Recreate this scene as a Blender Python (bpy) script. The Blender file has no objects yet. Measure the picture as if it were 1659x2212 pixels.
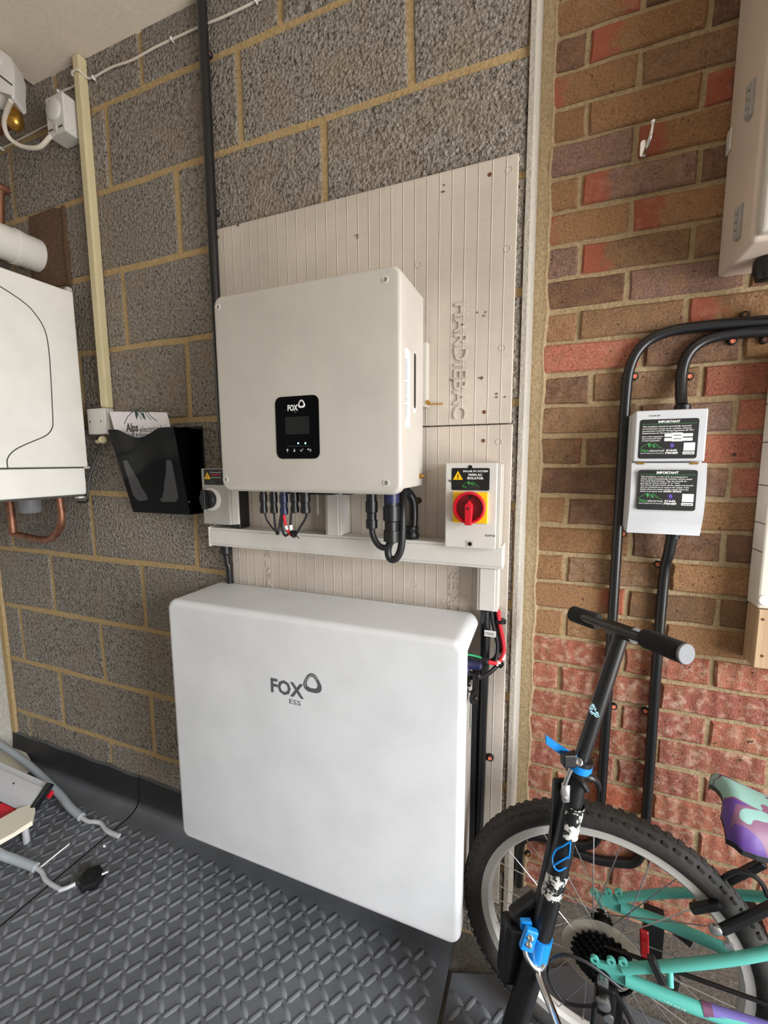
import bpy, bmesh, math, random
from mathutils import Vector, Matrix
random.seed(7)
S = bpy.context.scene
COL = S.collection
PI = math.pi

# ------------------------------------------------------------------ camera
F_PX, PITCH, YAW, ROLL = 920.0, 0.118046, 0.370839, -0.00520680
CAM = Vector((0.066167, -0.973093, 1.214793))
fwd = Vector((-math.sin(YAW) * math.cos(PITCH), math.cos(YAW) * math.cos(PITCH), -math.sin(PITCH)))
rgt0 = Vector((math.cos(YAW), math.sin(YAW), 0))
up0 = rgt0.cross(fwd)
RGT = math.cos(ROLL) * rgt0 + math.sin(ROLL) * up0
UPV = -math.sin(ROLL) * rgt0 + math.cos(ROLL) * up0
cd = bpy.data.cameras.new('camera'); cam = bpy.data.objects.new('camera', cd); COL.objects.link(cam)
cd.sensor_fit = 'HORIZONTAL'; cd.sensor_width = 36.0; cd.lens = 36.0 * F_PX / 1659.0
cd.clip_start = 0.02; cd.clip_end = 60
cam.matrix_world = Matrix((( RGT.x, UPV.x, -fwd.x, CAM.x), (RGT.y, UPV.y, -fwd.y, CAM.y), (RGT.z, UPV.z, -fwd.z, CAM.z), (0, 0, 0, 1)))
S.camera = cam

# ------------------------------------------------------------------ world, daylight through the open garage door, exposure
W = bpy.data.worlds.new('world'); S.world = W; W.use_nodes = True
W.node_tree.nodes['Background'].inputs[0].default_value = (0.80, 0.90, 1.0, 1)
W.node_tree.nodes['Background'].inputs[1].default_value = 1.0
def area_light(name, loc, target, sx, sy, power, color):
    d = bpy.data.lights.new(name, 'AREA'); d.shape = 'RECTANGLE'; d.size = sx; d.size_y = sy; d.energy = power; d.color = color
    o = bpy.data.objects.new(name, d); COL.objects.link(o); o.location = loc
    o.rotation_euler = (Vector(target) - Vector(loc)).to_track_quat('-Z', 'Y').to_euler()
    return o
area_light('door_daylight', (2.25, -1.05, 0.85), (-0.5, -0.22, 0.95), 1.8, 1.5, 66, (1.0, 0.97, 0.935))
area_light('open_sky', (5.2, -1.9, 3.6), (0.2, -0.5, 0.2), 3.6, 3.0, 620, (0.86, 0.94, 1.0))
S.view_settings.view_transform = 'Standard'; S.view_settings.look = 'None'
S.view_settings.gamma = 1.0; S.view_settings.use_curve_mapping = False
S.view_settings.exposure = 0.50

# ------------------------------------------------------------------ helpers: turning measured points into places on real planes
def ray(px, py):
    return (fwd + RGT * ((px - 829.5) / F_PX) - UPV * ((py - 1106.0) / F_PX))
def at(px, py, Y):
    d = ray(px, py); return CAM + d * ((Y - CAM.y) / d.y)
def atx(px, py, X):
    d = ray(px, py); return CAM + d * ((X - CAM.x) / d.x)
def atz(px, py, Z):
    d = ray(px, py); return CAM + d * ((Z - CAM.z) / d.z)
def dep(px, py, t): return CAM + ray(px, py) * t

# ------------------------------------------------------------------ helpers: materials
def srgb(r, g, b):
    f = lambda c: (c / 12.92 if c <= 0.04045 else ((c + 0.055) / 1.055) ** 2.4)
    return (f(r / 255), f(g / 255), f(b / 255), 1)
class NT:
    def __init__(s, name):
        s.m = bpy.data.materials.new(name); s.m.use_nodes = True; s.t = s.m.node_tree; s.n = s.t.nodes
        s.b = s.n['Principled BSDF']
    def new(s, typ, **kw):
        n = s.n.new(typ)
        for k, v in kw.items():
            if k.startswith('i_'): n.inputs[k[2:].replace('_', ' ')].default_value = v
            else: setattr(n, k, v)
        return n
    def l(s, a, b): s.t.links.new(a, b)
    def math(s, op, a, b=None, c=None):
        n = s.n.new('ShaderNodeMath'); n.operation = op
        for i, v in enumerate((a, b, c)):
            if v is None: continue
            if isinstance(v, (int, float)): n.inputs[i].default_value = v
            else: s.l(v, n.inputs[i])
        return n.outputs[0]
    def mix(s, f, a, b, blend='MIX'):
        n = s.n.new('ShaderNodeMix'); n.data_type = 'RGBA'; n.blend_type = blend
        for i, v in ((0, f), (6, a), (7, b)):
            if isinstance(v, (int, float)): n.inputs[i].default_value = v
            elif isinstance(v, tuple): n.inputs[i].default_value = v
            else: s.l(v, n.inputs[i])
        return n.outputs[2]
    def ramp(s, f, stops, interp='LINEAR'):
        n = s.n.new('ShaderNodeValToRGB'); e = n.color_ramp; e.interpolation = interp
        while len(e.elements) < len(stops): e.elements.new(0.5)
        for el, (p, c) in zip(e.elements, stops): el.position = p; el.color = c
        s.l(f, n.inputs[0]); return n.outputs[0]
    def coords(s, rnd=True):
        tc = s.n.new('ShaderNodeTexCoord')
        if not rnd: return tc.outputs['Object']
        oi = s.n.new('ShaderNodeObjectInfo'); v = s.n.new('ShaderNodeVectorMath'); v.operation = 'ADD'
        s.l(tc.outputs['Object'], v.inputs[0]); k = s.math('MULTIPLY', oi.outputs['Random'], 37.0); s.l(k, v.inputs[1])
        return v.outputs[0]
    def noise(s, vec, scale, detail=3, rough=0.55):
        n = s.n.new('ShaderNodeTexNoise'); n.inputs['Scale'].default_value = scale; n.inputs['Detail'].default_value = detail
        n.inputs['Roughness'].default_value = rough; s.l(vec, n.inputs['Vector']); return n.outputs[0]
    def bump(s, h, strength, dist, prev=None):
        n = s.n.new('ShaderNodeBump'); n.inputs['Strength'].default_value = strength; n.inputs['Distance'].default_value = dist
        s.l(h, n.inputs['Height'])
        if prev is not None: s.l(prev, n.inputs['Normal'])
        s.l(n.outputs[0], s.b.inputs['Normal']); return n.outputs[0]
    def rough(s, v): s.b.inputs['Roughness'].default_value = v
    def col(s, v):
        if isinstance(v, tuple): s.b.inputs['Base Color'].default_value = v
        else: s.l(v, s.b.inputs['Base Color'])
BLK, WHT = (0, 0, 0, 1), (1, 1, 1, 1)
def simple(name, rgb, rough=0.5, metal=0.0, grain=0.0, gscale=200, bumpd=0.0, spec=None):
    t = NT(name); c = srgb(*rgb)
    if grain:
        n = t.noise(t.coords(), gscale, 4); lo = tuple(x * (1 - grain) for x in c[:3]) + (1,); hi = tuple(min(1, x * (1 + grain)) for x in c[:3]) + (1,)
        t.col(t.ramp(n, [(0.3, lo), (0.7, hi)]))
        if bumpd: t.bump(n, 0.6, bumpd)
    else: t.col(c)
    t.rough(rough); t.b.inputs['Metallic'].default_value = metal
    if spec is not None: t.b.inputs['Specular IOR Level'].default_value = spec
    return t.m
def glow(name, rgb, strength):
    t = NT(name); t.b.inputs['Emission Color'].default_value = srgb(*rgb); t.b.inputs['Emission Strength'].default_value = strength; t.col(srgb(*rgb)); return t.m

def m_block():
    t = NT('dense_concrete_block'); v = t.coords()
    n1 = t.noise(v, 125, 3, 0.6); n2 = t.noise(v, 9, 3); n3 = t.noise(v, 300, 2)
    vo = t.new('ShaderNodeTexVoronoi'); vo.inputs['Scale'].default_value = 125; t.l(v, vo.inputs['Vector'])
    oi = t.new('ShaderNodeObjectInfo')
    c = t.ramp(n1, [(0.33, srgb(84, 79, 74)), (0.44, srgb(150, 142, 133)), (0.68, srgb(188, 180, 170))])
    c = t.mix(t.ramp(n2, [(0.45, BLK), (0.75, (0.5, 0.5, 0.5, 1))]), c, srgb(172, 152, 122))
    c = t.mix(t.math('MULTIPLY', oi.outputs['Random'], 0.25), c, srgb(128, 120, 111))
    t.col(c); t.rough(0.95); t.b.inputs['Specular IOR Level'].default_value = 0.15
    h = t.math('ADD', t.math('MULTIPLY', n1, 1.0), t.math('MULTIPLY', vo.outputs['Distance'], 0.5))
    h = t.math('ADD', h, t.math('MULTIPLY', n3, 0.3)); t.bump(h, 1.0, 0.014)
    return t.m
def m_mortar(name, a, b):
    t = NT(name); v = t.coords(); n = t.noise(v, 130, 5, 0.7); n2 = t.noise(v, 7, 3)
    c = t.ramp(n, [(0.3, srgb(*a)), (0.7, srgb(*b))]); c = t.mix(t.math('MULTIPLY', n2, 0.5), c, srgb(*a))
    t.col(c); t.rough(0.95); t.b.inputs['Specular IOR Level'].default_value = 0.1; t.bump(n, 1.0, 0.006); return t.m
def m_brick():
    t = NT('clay_brick'); v = t.coords(); oi = t.new('ShaderNodeObjectInfo'); tc = t.new('ShaderNodeTexCoord')
    n1 = t.noise(v, 230, 4, 0.7); n2 = t.noise(v, 26, 4, 0.6); n3 = t.noise(v, 55, 3)
    sx = t.new('ShaderNodeSeparateXYZ'); t.l(tc.outputs['Object'], sx.inputs[0])
    base = t.mix(t.ramp(n1, [(0.35, BLK), (0.65, WHT)]), t.mix(1.0, oi.outputs['Color'], (0.62, 0.60, 0.58, 1), 'MULTIPLY'), t.mix(1.0, oi.outputs['Color'], (1.25, 1.22, 1.2, 1), 'MULTIPLY'))
    base = t.mix(t.ramp(n2, [(0.45, BLK), (0.8, (0.55, 0.55, 0.55, 1))]), base, srgb(168, 128, 88))
    red = t.mix(n1, srgb(150, 82, 64), srgb(184, 112, 90))
    wob = t.math('MULTIPLY', t.math('SUBTRACT', n2, 0.5), 0.09)
    for nm, sg in (('red_left', -1), ('red_right', 1)):
        a = t.new('ShaderNodeAttribute'); a.attribute_type = 'OBJECT'; a.attribute_name = nm
        e = t.math('ADD', t.math('MULTIPLY', sx.outputs[0], sg), wob)
        m = t.math('SMOOTH_MIN', 1.0, t.math('MULTIPLY', t.math('MAXIMUM', t.math('SUBTRACT', e, 0.046), 0.0), 45.0), 0.1)
        base = t.mix(t.math('MULTIPLY', m, a.outputs['Fac']), base, red)
    pal = t.new('ShaderNodeAttribute'); pal.attribute_type = 'OBJECT'; pal.attribute_name = 'pale'
    base = t.mix(t.math('MULTIPLY', t.ramp(n3, [(0.48, BLK), (0.72, WHT)]), pal.outputs['Fac']), base, srgb(214, 182, 160))
    base = t.mix(t.ramp(t.noise(v, 90, 2), [(0.68, BLK), (0.74, WHT)]), base, srgb(84, 62, 52))
    t.col(base); t.rough(0.92); t.b.inputs['Specular IOR Level'].default_value = 0.15
    # drag creases of the lower bricks
    cr = t.new('ShaderNodeTexWave'); cr.bands_direction = 'X'; cr.inputs['Scale'].default_value = 9; cr.inputs['Distortion'].default_value = 5; cr.inputs['Detail'].default_value = 3
    t.l(v, cr.inputs['Vector'])
    h = t.math('ADD', n1, t.math('MULTIPLY', n3, 0.6)); h = t.math('ADD', h, t.math('MULTIPLY', t.math('MULTIPLY', cr.outputs[0], pal.outputs['Fac']), 0.9))
    t.bump(h, 0.9, 0.005); return t.m
def m_board():
    t = NT('fibre_cement_board'); v = t.coords(False); sx = t.new('ShaderNodeSeparateXYZ'); t.l(v, sx.inputs[0])
    def line(o, pitch, w):
        f = t.math('FRACT', t.math('ADD', t.math('DIVIDE', o, pitch), 100.5)); d = t.math('ABSOLUTE', t.math('SUBTRACT', f, 0.5))
        return t.math('SUBTRACT', 1.0, t.math('MINIMUM', 1.0, t.math('MULTIPLY', d, pitch / w)))
    g = t.math('MAXIMUM', line(sx.outputs[0], 0.0275, 0.0016), t.math('MULTIPLY', line(sx.outputs[2], 0.0275, 0.0014), 0.35))
    n = t.noise(v, 60, 4, 0.6); n2 = t.noise(v, 5, 3); n3 = t.noise(v, 34, 2)
    c = t.ramp(n2, [(0.3, srgb(186, 175, 163)), (0.7, srgb(205, 194, 181))])
    c = t.mix(t.math('MULTIPLY', g, 0.5), c, srgb(228, 219, 207))
    c = t.mix(t.ramp(n3, [(0.785, BLK), (0.80, WHT)]), c, srgb(112, 96, 84))
    t.col(c); t.rough(0.85); t.b.inputs['Specular IOR Level'].default_value = 0.2
    t.bump(t.math('ADD', g, t.math('MULTIPLY', n, 0.45)), 0.9, 0.0016); return t.m
def m_paint(name, rgb, rough=0.45, dirt=0.03):
    t = NT(name); v = t.coords(False); n = t.noise(v, 900, 2); n2 = t.noise(v, 8, 4)
    c = srgb(*rgb); d = tuple(x * (1 - dirt * 3) for x in c[:3]) + (1,)
    t.col(t.ramp(n2, [(0.3, d), (0.6, c)])); t.rough(rough); t.bump(n, 0.25, 0.0006); return t.m
def m_wood(name, a, b):
    t = NT(name); v = t.coords(False); mp = t.new('ShaderNodeMapping'); mp.inputs['Scale'].default_value = (60, 60, 4); t.l(v, mp.inputs[0])
    n = t.noise(mp.outputs[0], 1.0, 5, 0.6); t.col(t.ramp(n, [(0.3, srgb(*a)), (0.7, srgb(*b))])); t.rough(0.75); t.bump(n, 0.3, 0.001); return t.m
def m_scuffed():
    t = NT('scuffed_black_and_white_paint'); v = t.coords(False); n = t.noise(v, 55, 6, 0.75)
    t.col(t.ramp(n, [(0.46, srgb(215, 214, 208)), (0.5, srgb(24, 24, 25))])); t.rough(0.35); return t.m
def m_saddle():
    t = NT('purple_and_teal_saddle_vinyl'); v = t.coords(False); mp = t.new('ShaderNodeMapping'); mp.inputs['Scale'].default_value = (10, 17, 2); mp.inputs['Rotation'].default_value = (0, 0, 0.5); t.l(v, mp.inputs[0])
    n = t.new('ShaderNodeTexNoise'); n.inputs['Scale'].default_value = 1.3; n.inputs['Detail'].default_value = 0.4; n.inputs['Distortion'].default_value = 1.2; t.l(mp.outputs[0], n.inputs['Vector'])
    sx = t.new('ShaderNodeSeparateXYZ'); t.l(v, sx.inputs[0])
    f = t.math('ADD', t.math('MULTIPLY', t.math('SUBTRACT', 0.10, sx.outputs[1]), 3.9), t.math('MULTIPLY', t.math('SUBTRACT', n.outputs[0], 0.5), 0.55))
    t.col(t.ramp(f, [(0.0, srgb(104, 66, 88)), (0.13, srgb(140, 172, 164)), (0.19, srgb(98, 56, 84)), (0.27, srgb(140, 172, 164)), (0.31, srgb(104, 64, 92)), (0.335, srgb(136, 178, 170)), (0.53, srgb(126, 84, 112)), (0.60, srgb(92, 58, 138)), (0.80, srgb(136, 178, 170)), (0.86, srgb(84, 48, 134))], 'CONSTANT'))
    t.rough(0.5); return t.m
def m_tread(name, rgb):
    t = NT(name); v = t.coords(False); n = t.noise(v, 240, 3); n2 = t.noise(v, 5, 4)
    c = srgb(*rgb); t.col(t.ramp(n2, [(0.3, tuple(x * 0.75 for x in c[:3]) + (1,)), (0.7, tuple(x * 1.25 for x in c[:3]) + (1,))]))
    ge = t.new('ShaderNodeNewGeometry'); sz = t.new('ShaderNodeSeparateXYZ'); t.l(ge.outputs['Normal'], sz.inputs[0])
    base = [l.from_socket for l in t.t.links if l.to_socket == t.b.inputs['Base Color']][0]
    t.col(t.mix(t.ramp(sz.outputs[2], [(0.35, BLK), (0.75, WHT)]), srgb(44, 44, 46), base))  # lighter dusty tone on flat faces; shade of the upright curl put into colour
    t.l(t.ramp(n2, [(0.3, (0.38,) * 3 + (1,)), (0.7, (0.6,) * 3 + (1,))]), t.b.inputs['Roughness']); t.bump(n, 0.4, 0.0015); return t.m

M = dict(
    block=m_block(), mortar=m_mortar('buff_mortar', (176, 148, 106), (222, 194, 146)), mortar2=m_mortar('sand_mortar', (160, 138, 106), (210, 187, 150)),
    brick=m_brick(), board=m_board(), plaster=m_mortar('pale_plaster', (184, 176, 164), (226, 220, 208)), stain=m_mortar('rusty_mortar', (84, 70, 60), (150, 116, 92)),
    ceil=simple('painted_plasterboard', (236, 222, 204), 0.9, grain=0.06, gscale=120, bumpd=0.001),
    concrete=m_mortar('rough_concrete', (96, 92, 86), (150, 145, 136)), whitewall=m_mortar('whitewashed_block', (170, 166, 158), (220, 216, 208)),
    white=m_paint('white_powder_coat', (196, 190, 181), 0.42), white2=m_paint('white_enamel', (236, 233, 226), 0.3), white3=m_paint('white_moulded_plastic', (206, 208, 212), 0.35), shell=m_paint('battery_white', (222, 223, 226), 0.42),
    grey=m_paint('light_grey_plastic', (214, 210, 204), 0.4), greyd=m_paint('mid_grey_plastic', (168, 165, 160), 0.45), cream=m_paint('aged_cream_plastic', (214, 200, 160), 0.45),
    tan=m_paint('aged_meter_box_plastic', (214, 198, 184), 0.5), black=simple('black_plastic', (22, 22, 24), 0.38), rubber=simple('black_rubber_cable', (30, 30, 32), 0.45),
    conduit=simple('black_pvc_conduit', (27, 27, 29), 0.28), gloss=simple('glossy_black_acrylic', (6, 6, 9), 0.14, spec=0.12), smoke=simple('dark_grey_window', (52, 52, 56), 0.25),
    foam=simple('black_foam_grip', (26, 26, 27), 0.95, grain=0.25, gscale=500, bumpd=0.001), navy=simple('navy_plastic', (34, 36, 74), 0.4), screen=simple('unlit_display', (20, 26, 25), 0.12),
    red=simple('red_plastic', (205, 22, 40), 0.35), redd=simple('deep_red_plastic', (120, 10, 24), 0.4), yellow=simple('yellow_plastic', (248, 196, 10), 0.4), labk=simple('black_label_print', (16, 16, 16), 0.5),
    ink=simple('white_print', (238, 238, 236), 0.6), green=simple('green_print', (70, 160, 82), 0.6), purple=simple('purple_print', (96, 66, 170), 0.6), gink=simple('grey_print', (84, 88, 92), 0.6), dink=simple('dark_print', (60, 60, 60), 0.6),
    paper=simple('white_paper', (238, 232, 236), 0.8), teal_ink=simple('dark_teal_print', (34, 70, 72), 0.6), copper=simple('copper_pipe', (150, 104, 82), 0.48, 0.7, grain=0.35, gscale=40), brass=simple('brass', (196, 150, 72), 0.3, 0.9),
    steel=simple('steel', (190, 190, 190), 0.3, 0.95), alu=simple('anodised_aluminium', (200, 200, 204), 0.4, 0.3), rust=simple('rusty_screw', (112, 78, 56), 0.7, 0.4), orange=simple('orange_clip_screw', (244, 132, 96), 0.5),
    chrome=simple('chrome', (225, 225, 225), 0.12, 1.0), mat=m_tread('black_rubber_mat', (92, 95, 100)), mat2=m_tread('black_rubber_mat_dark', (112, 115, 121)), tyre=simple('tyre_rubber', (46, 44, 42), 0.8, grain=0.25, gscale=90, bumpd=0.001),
    rim=simple('silver_rim', (206, 203, 198), 0.4, 0.25), teal=simple('mint_green_frame_paint', (92, 180, 168), 0.35), gear=simple('black_steel_sprocket', (30, 28, 28), 0.4, 0.6),
    blue=simple('blue_anodised_alloy', (20, 132, 214), 0.35), scuff=m_scuffed(), mauve=simple('mauve_paint', (112, 70, 98), .4), violet=simple('violet_paint', (112, 100, 168), .4), saddle=m_saddle(), reflect=simple('red_reflector', (150, 20, 26), 0.2), greytube=simple('grey_coated_tube', (164, 170, 176), 0.35, 0.1),
    beige=simple('beige_plastic_plate', (232, 225, 206), 0.55), ply=m_wood('bare_plywood', (170, 138, 106), (202, 172, 138)), cable=simple('white_cable', (224, 214, 200), 0.5), gcable=simple('green_earth_wire', (46, 158, 104), 0.4), rcable=simple('red_cable', (216, 38, 54), 0.4),
    ledb=glow('blue_led', (120, 190, 255), 3.0), ledg=glow('green_led', (130, 255, 150), 3.0), groove=simple('dark_panel_gap', (74, 72, 68), 0.6), glass=simple('clear_plastic_disc', (150, 140, 122), 0.25))
t = NT('clear_guard_plastic'); t.col((0.85, 0.8, 0.7, 1)); t.rough(0.2); t.b.inputs['Transmission Weight'].default_value = 0.85; t.b.inputs['IOR'].default_value = 1.2; M['guard'] = t.m

# ------------------------------------------------------------------ helpers: meshes
class Fr:                                   # a local frame: right, up, out
    def __init__(s, o, r=(1, 0, 0), u=(0, 0, 1)):
        s.o = Vector(o); s.r = Vector(r).normalized(); s.u = Vector(u); s.u = (s.u - s.r * s.u.dot(s.r)).normalized(); s.n = s.r.cross(s.u)
    def p(s, x, y, z=0.0): return s.o + s.r * x + s.u * y + s.n * z
def smooth(pts, n=6):
    P = [Vector(p) for p in pts]
    if len(P) < 3: return P
    out = []
    for i in range(len(P) - 1):
        a, b, c, d = P[max(i - 1, 0)], P[i], P[i + 1], P[min(i + 2, len(P) - 1)]
        for k in range(n):
            t = k / n; out.append(0.5 * ((2 * b) + (c - a) * t + (2 * a - 5 * b + 4 * c - d) * t * t + (3 * b - a - 3 * c + d) * t ** 3))
    return out + [P[-1]]
def rrect(x0, y0, x1, y1, r, n=5):
    out = []
    for cx, cy, a in ((x1 - r, y0 + r, -PI / 2), (x1 - r, y1 - r, 0), (x0 + r, y1 - r, PI / 2), (x0 + r, y0 + r, PI)):
        for k in range(n + 1): out.append((cx + r * math.cos(a + k * PI / 2 / n), cy + r * math.sin(a + k * PI / 2 / n)))
    return out
class MB:
    def __init__(s): s.bm = bmesh.new(); s.sm = False
    def box(s, x0, x1, y0, y1, z0, z1, bev=0.0, seg=2):
        r = bmesh.ops.create_cube(s.bm, size=1.0); vs = r['verts']
        for v in vs: v.co = Vector((x0 + (v.co.x + .5) * (x1 - x0), y0 + (v.co.y + .5) * (y1 - y0), z0 + (v.co.z + .5) * (z1 - z0)))
        if bev:
            es = list({e for v in vs for e in v.link_edges}); bmesh.ops.bevel(s.bm, geom=es, offset=bev, segments=seg, affect='EDGES', profile=0.5)
        return s
    def fbox(s, fr, x0, x1, y0, y1, z0, z1, bev=0.0, seg=2):
        n0 = set(s.bm.verts); s.box(x0, x1, y0, y1, z0, z1, bev, seg)
        for v in s.bm.verts:
            if v not in n0: v.co = fr.p(*v.co)
        return s
    def prism(s, fr, pts, z0, z1, bev=0.0, seg=2):
        n0 = set(s.bm.edges)
        a = [s.bm.verts.new(fr.p(x, y, z0)) for x, y in pts]; b = [s.bm.verts.new(fr.p(x, y, z1)) for x, y in pts]
        n = len(pts); s.bm.faces.new(list(reversed(a))); top = s.bm.faces.new(b)
        for i in range(n): s.bm.faces.new((a[i], a[(i + 1) % n], b[(i + 1) % n], b[i]))
        if bev: bmesh.ops.bevel(s.bm, geom=list(top.edges), offset=bev, segments=seg, affect='EDGES', profile=0.5)
        return s
    def tube(s, pts, r, seg=10, smoothn=0, cap=True, closed=False):
        P = smooth(pts, smoothn) if smoothn else [Vector(p) for p in pts]
        rad = r if callable(r) else (lambda t: r)
        n = len(P); T = []
        for i in range(n):
            a, b = (P[(i - 1) % n], P[(i + 1) % n]) if closed else (P[max(i - 1, 0)], P[min(i + 1, n - 1)])
            T.append((b - a).normalized())
        x = T[0].orthogonal().normalized(); rings = []
        for i in range(n):
            x = (x - T[i] * x.dot(T[i])).normalized(); y = T[i].cross(x); q = rad(i / max(1, n - 1))
            rings.append([s.bm.verts.new(P[i] + (x * math.cos(2 * PI * k / seg) + y * math.sin(2 * PI * k / seg)) * q) for k in range(seg)])
        for i in range(n if closed else n - 1):
            A, B = rings[i], rings[(i + 1) % n]
            for k in range(seg): s.bm.faces.new((A[k], A[(k + 1) % seg], B[(k + 1) % seg], B[k]))
        if cap and not closed: s.bm.faces.new(list(reversed(rings[0]))); s.bm.faces.new(rings[-1])
        s.sm = True; return s
    def cyl(s, p0, p1, r, seg=16): return s.tube([p0, p1], r, seg)
    def lathe(s, p0, axis, prof, seg=24, closed=False):          # prof: (along, radius)
        p0 = Vector(p0); ax = Vector(axis).normalized(); x = ax.orthogonal().normalized(); y = ax.cross(x); rings = []
        for h, r in prof: rings.append([s.bm.verts.new(p0 + ax * h + (x * math.cos(2 * PI * k / seg) + y * math.sin(2 * PI * k / seg)) * max(r, 1e-5)) for k in range(seg)])
        m = len(prof)
        for i in range(m if closed else m - 1):
            A, B = rings[i], rings[(i + 1) % m]
            for k in range(seg): s.bm.faces.new((A[k], A[(k + 1) % seg], B[(k + 1) % seg], B[k]))
        if not closed: s.bm.faces.new(list(reversed(rings[0]))); s.bm.faces.new(rings[-1])
        s.sm = True; return s
    def pillow(s, fr, x0, y0, x1, y1, r, z0, z1, bev, seg=5, n=8):
        rings = [(0.0, z0)] + [(bev * (1 - math.cos(a)), z1 - bev + bev * math.sin(a)) for a in [k * PI / 2 / seg for k in range(seg + 1)]]
        R = []
        for d, z in rings: R.append([s.bm.verts.new(fr.p(x, y, z)) for x, y in rrect(x0 + d, y0 + d, x1 - d, y1 - d, r - d, n)])
        s.bm.faces.new(list(reversed(R[0]))); s.bm.faces.new(R[-1]); m = len(R[0])
        for A, B in zip(R[:-1], R[1:]):
            for i in range(m): s.bm.faces.new((A[i], A[(i + 1) % m], B[(i + 1) % m], B[i]))
        s.sm = True; return s
    def strip(s, fr, pts, w, z0=0.0, z1=0.0004, closed=False):   # a flat line of width w
        n = len(pts)
        rng = range(n if closed else n - 1)
        for i in rng:
            a = Vector(pts[i]); b = Vector(pts[(i + 1) % n]); d = (b - a)
            if d.length < 1e-7: continue
            d.normalize(); q = Vector((-d.y, d.x)) * w / 2
            e = d * w * 0.25
            s.prism(fr, [tuple(a - q - e), tuple(b - q + e), tuple(b + q + e), tuple(a + q - e)], z0, z1)
        return s
    def build(s, name, mat, parent=None, org=None, smooth_angle=None):
        bm = s.bm; bmesh.ops.recalc_face_normals(bm, faces=bm.faces)
        me = bpy.data.meshes.new(name); 
        if parent is not None: base = wloc(parent)
        elif org is not None: base = Vector(org)
        else:
            xs = [v.co for v in bm.verts]; lo = Vector((min(c.x for c in xs), min(c.y for c in xs), min(c.z for c in xs))); hi = Vector((max(c.x for c in xs), max(c.y for c in xs), max(c.z for c in xs)))
            base = Vector(((lo.x + hi.x) / 2, (lo.y + hi.y) / 2, lo.z))
        for v in bm.verts: v.co -= base
        if s.sm or smooth_angle:
            for f in bm.faces: f.smooth = True
            ang = smooth_angle or 0.7
            for e in bm.edges:
                if len(e.link_faces) == 2 and e.calc_face_angle(0) > ang: e.smooth = False
        bm.to_mesh(me); bm.free(); me.materials.append(M[mat] if isinstance(mat, str) else mat)
        o = bpy.data.objects.new(name, me); COL.objects.link(o)
        if parent is not None: o.parent = parent
        else: o.location = base
        return o
def wloc(o):
    v = Vector((0, 0, 0))
    while o is not None: v = v + Vector(o.location); o = o.parent
    return v
def tag(o, label=None, cat=None, group=None, kind=None):
    for k, v in (('label', label), ('category', cat), ('group', group), ('kind', kind)):
        if v: o[k] = v
    return o
def thing(name, loc, label, cat, group=None):
    o = bpy.data.objects.new(name, None); COL.objects.link(o); o.location = loc; o.empty_display_size = 0.05
    return tag(o, label, cat, group)
def struct(name, mb, mat, parent=None): return tag(mb.build(name, mat, parent), kind='structure')
def text(s, fr, x, y, size, mat, parent, align='LEFT', depth=0.0004, bold=0.0, wfit=None, name='lettering', z=0.0, sx=1.0, shear=0.0):
    cu = bpy.data.curves.new('txt', 'FONT'); cu.body = s; cu.size = size; cu.align_x = align; cu.extrude = depth / 2; cu.offset = bold * size; cu.resolution_u = 2; cu.shear = shear
    ob = bpy.data.objects.new('txt', cu); COL.objects.link(ob)
    dg = bpy.context.evaluated_depsgraph_get(); me = bpy.data.meshes.new_from_object(ob.evaluated_get(dg)); bpy.data.objects.remove(ob); bpy.data.curves.remove(cu)
    k = sx
    if wfit and len(me.vertices):
        w = max(v.co.x for v in me.vertices) - min(v.co.x for v in me.vertices); k = wfit / w
    base = wloc(parent) if parent is not None else Vector((0, 0, 0))
    for v in me.vertices: v.co = fr.p(x + v.co.x * k, y + v.co.y, z + v.co.z + depth / 2) - base
    me.name = name; me.materials.clear(); me.materials.append(M[mat]); o = bpy.data.objects.new(name, me); COL.objects.link(o); o.parent = parent
    return o
def XZ(x, y, z): return Fr((x, y, z))         # frame facing the room (out = -Y)

# ================================================================== SETTING
CEIL = 2.376; YB = 0.189
# --- block wall
def jprism(w, h, d, seed, jit):
    """one masonry unit, centred; front at -Y = 0; slightly uneven edges"""
    rnd = random.Random(seed); bm = bmesh.new(); per = []
    for k, (ax, ay, bx, by, n) in enumerate(((-1, -1, 1, -1, 4), (1, -1, 1, 1, 2), (1, 1, -1, 1, 4), (-1, 1, -1, -1, 2))):
        for i in range(n):
            t = i / n; c = 0.0 if i else 1.0
            per.append(((ax + (bx - ax) * t) * w / 2 * (1 - 0.0) + rnd.uniform(-jit, jit), (ay + (by - ay) * t) * h / 2 + rnd.uniform(-jit, jit)))
    def ring(sc, y): return [bm.verts.new((x - math.copysign(min(abs(x), sc), x), y, z - math.copysign(min(abs(z), sc), z))) for x, z in per]
    bev = min(0.006, h * 0.06); F = ring(bev, 0.0); G = ring(0, bev); B = ring(0, d); n = len(per)
    bm.faces.new(F)
    for a, b in ((F, G), (G, B)):
        for i in range(n): bm.faces.new((a[i], b[i], b[(i + 1) % n], a[(i + 1) % n]))
    bmesh.ops.recalc_face_normals(bm, faces=bm.faces); me = bpy.data.meshes.new('unit'); bm.to_mesh(me); bm.free(); return me
cache = {}
def unit(name, parent, x0, x1, z0, z1, y, depth, mat, jit, proud=0.0):
    w, h = round(x1 - x0, 3), round(z1 - z0, 3); var = random.randint(0, 3); key = (name, w, h, var)
    if key not in cache:
        cache[key] = jprism(w, h, depth, hash((w, h, var)) & 0xffff, jit); cache[key].materials.append(M[mat])
    o = bpy.data.objects.new(name, cache[key]); COL.objects.link(o); o.parent = parent
    o.location = Vector(((x0 + x1) / 2, y - proud, (z0 + z1) / 2)) - wloc(parent); return o
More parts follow.
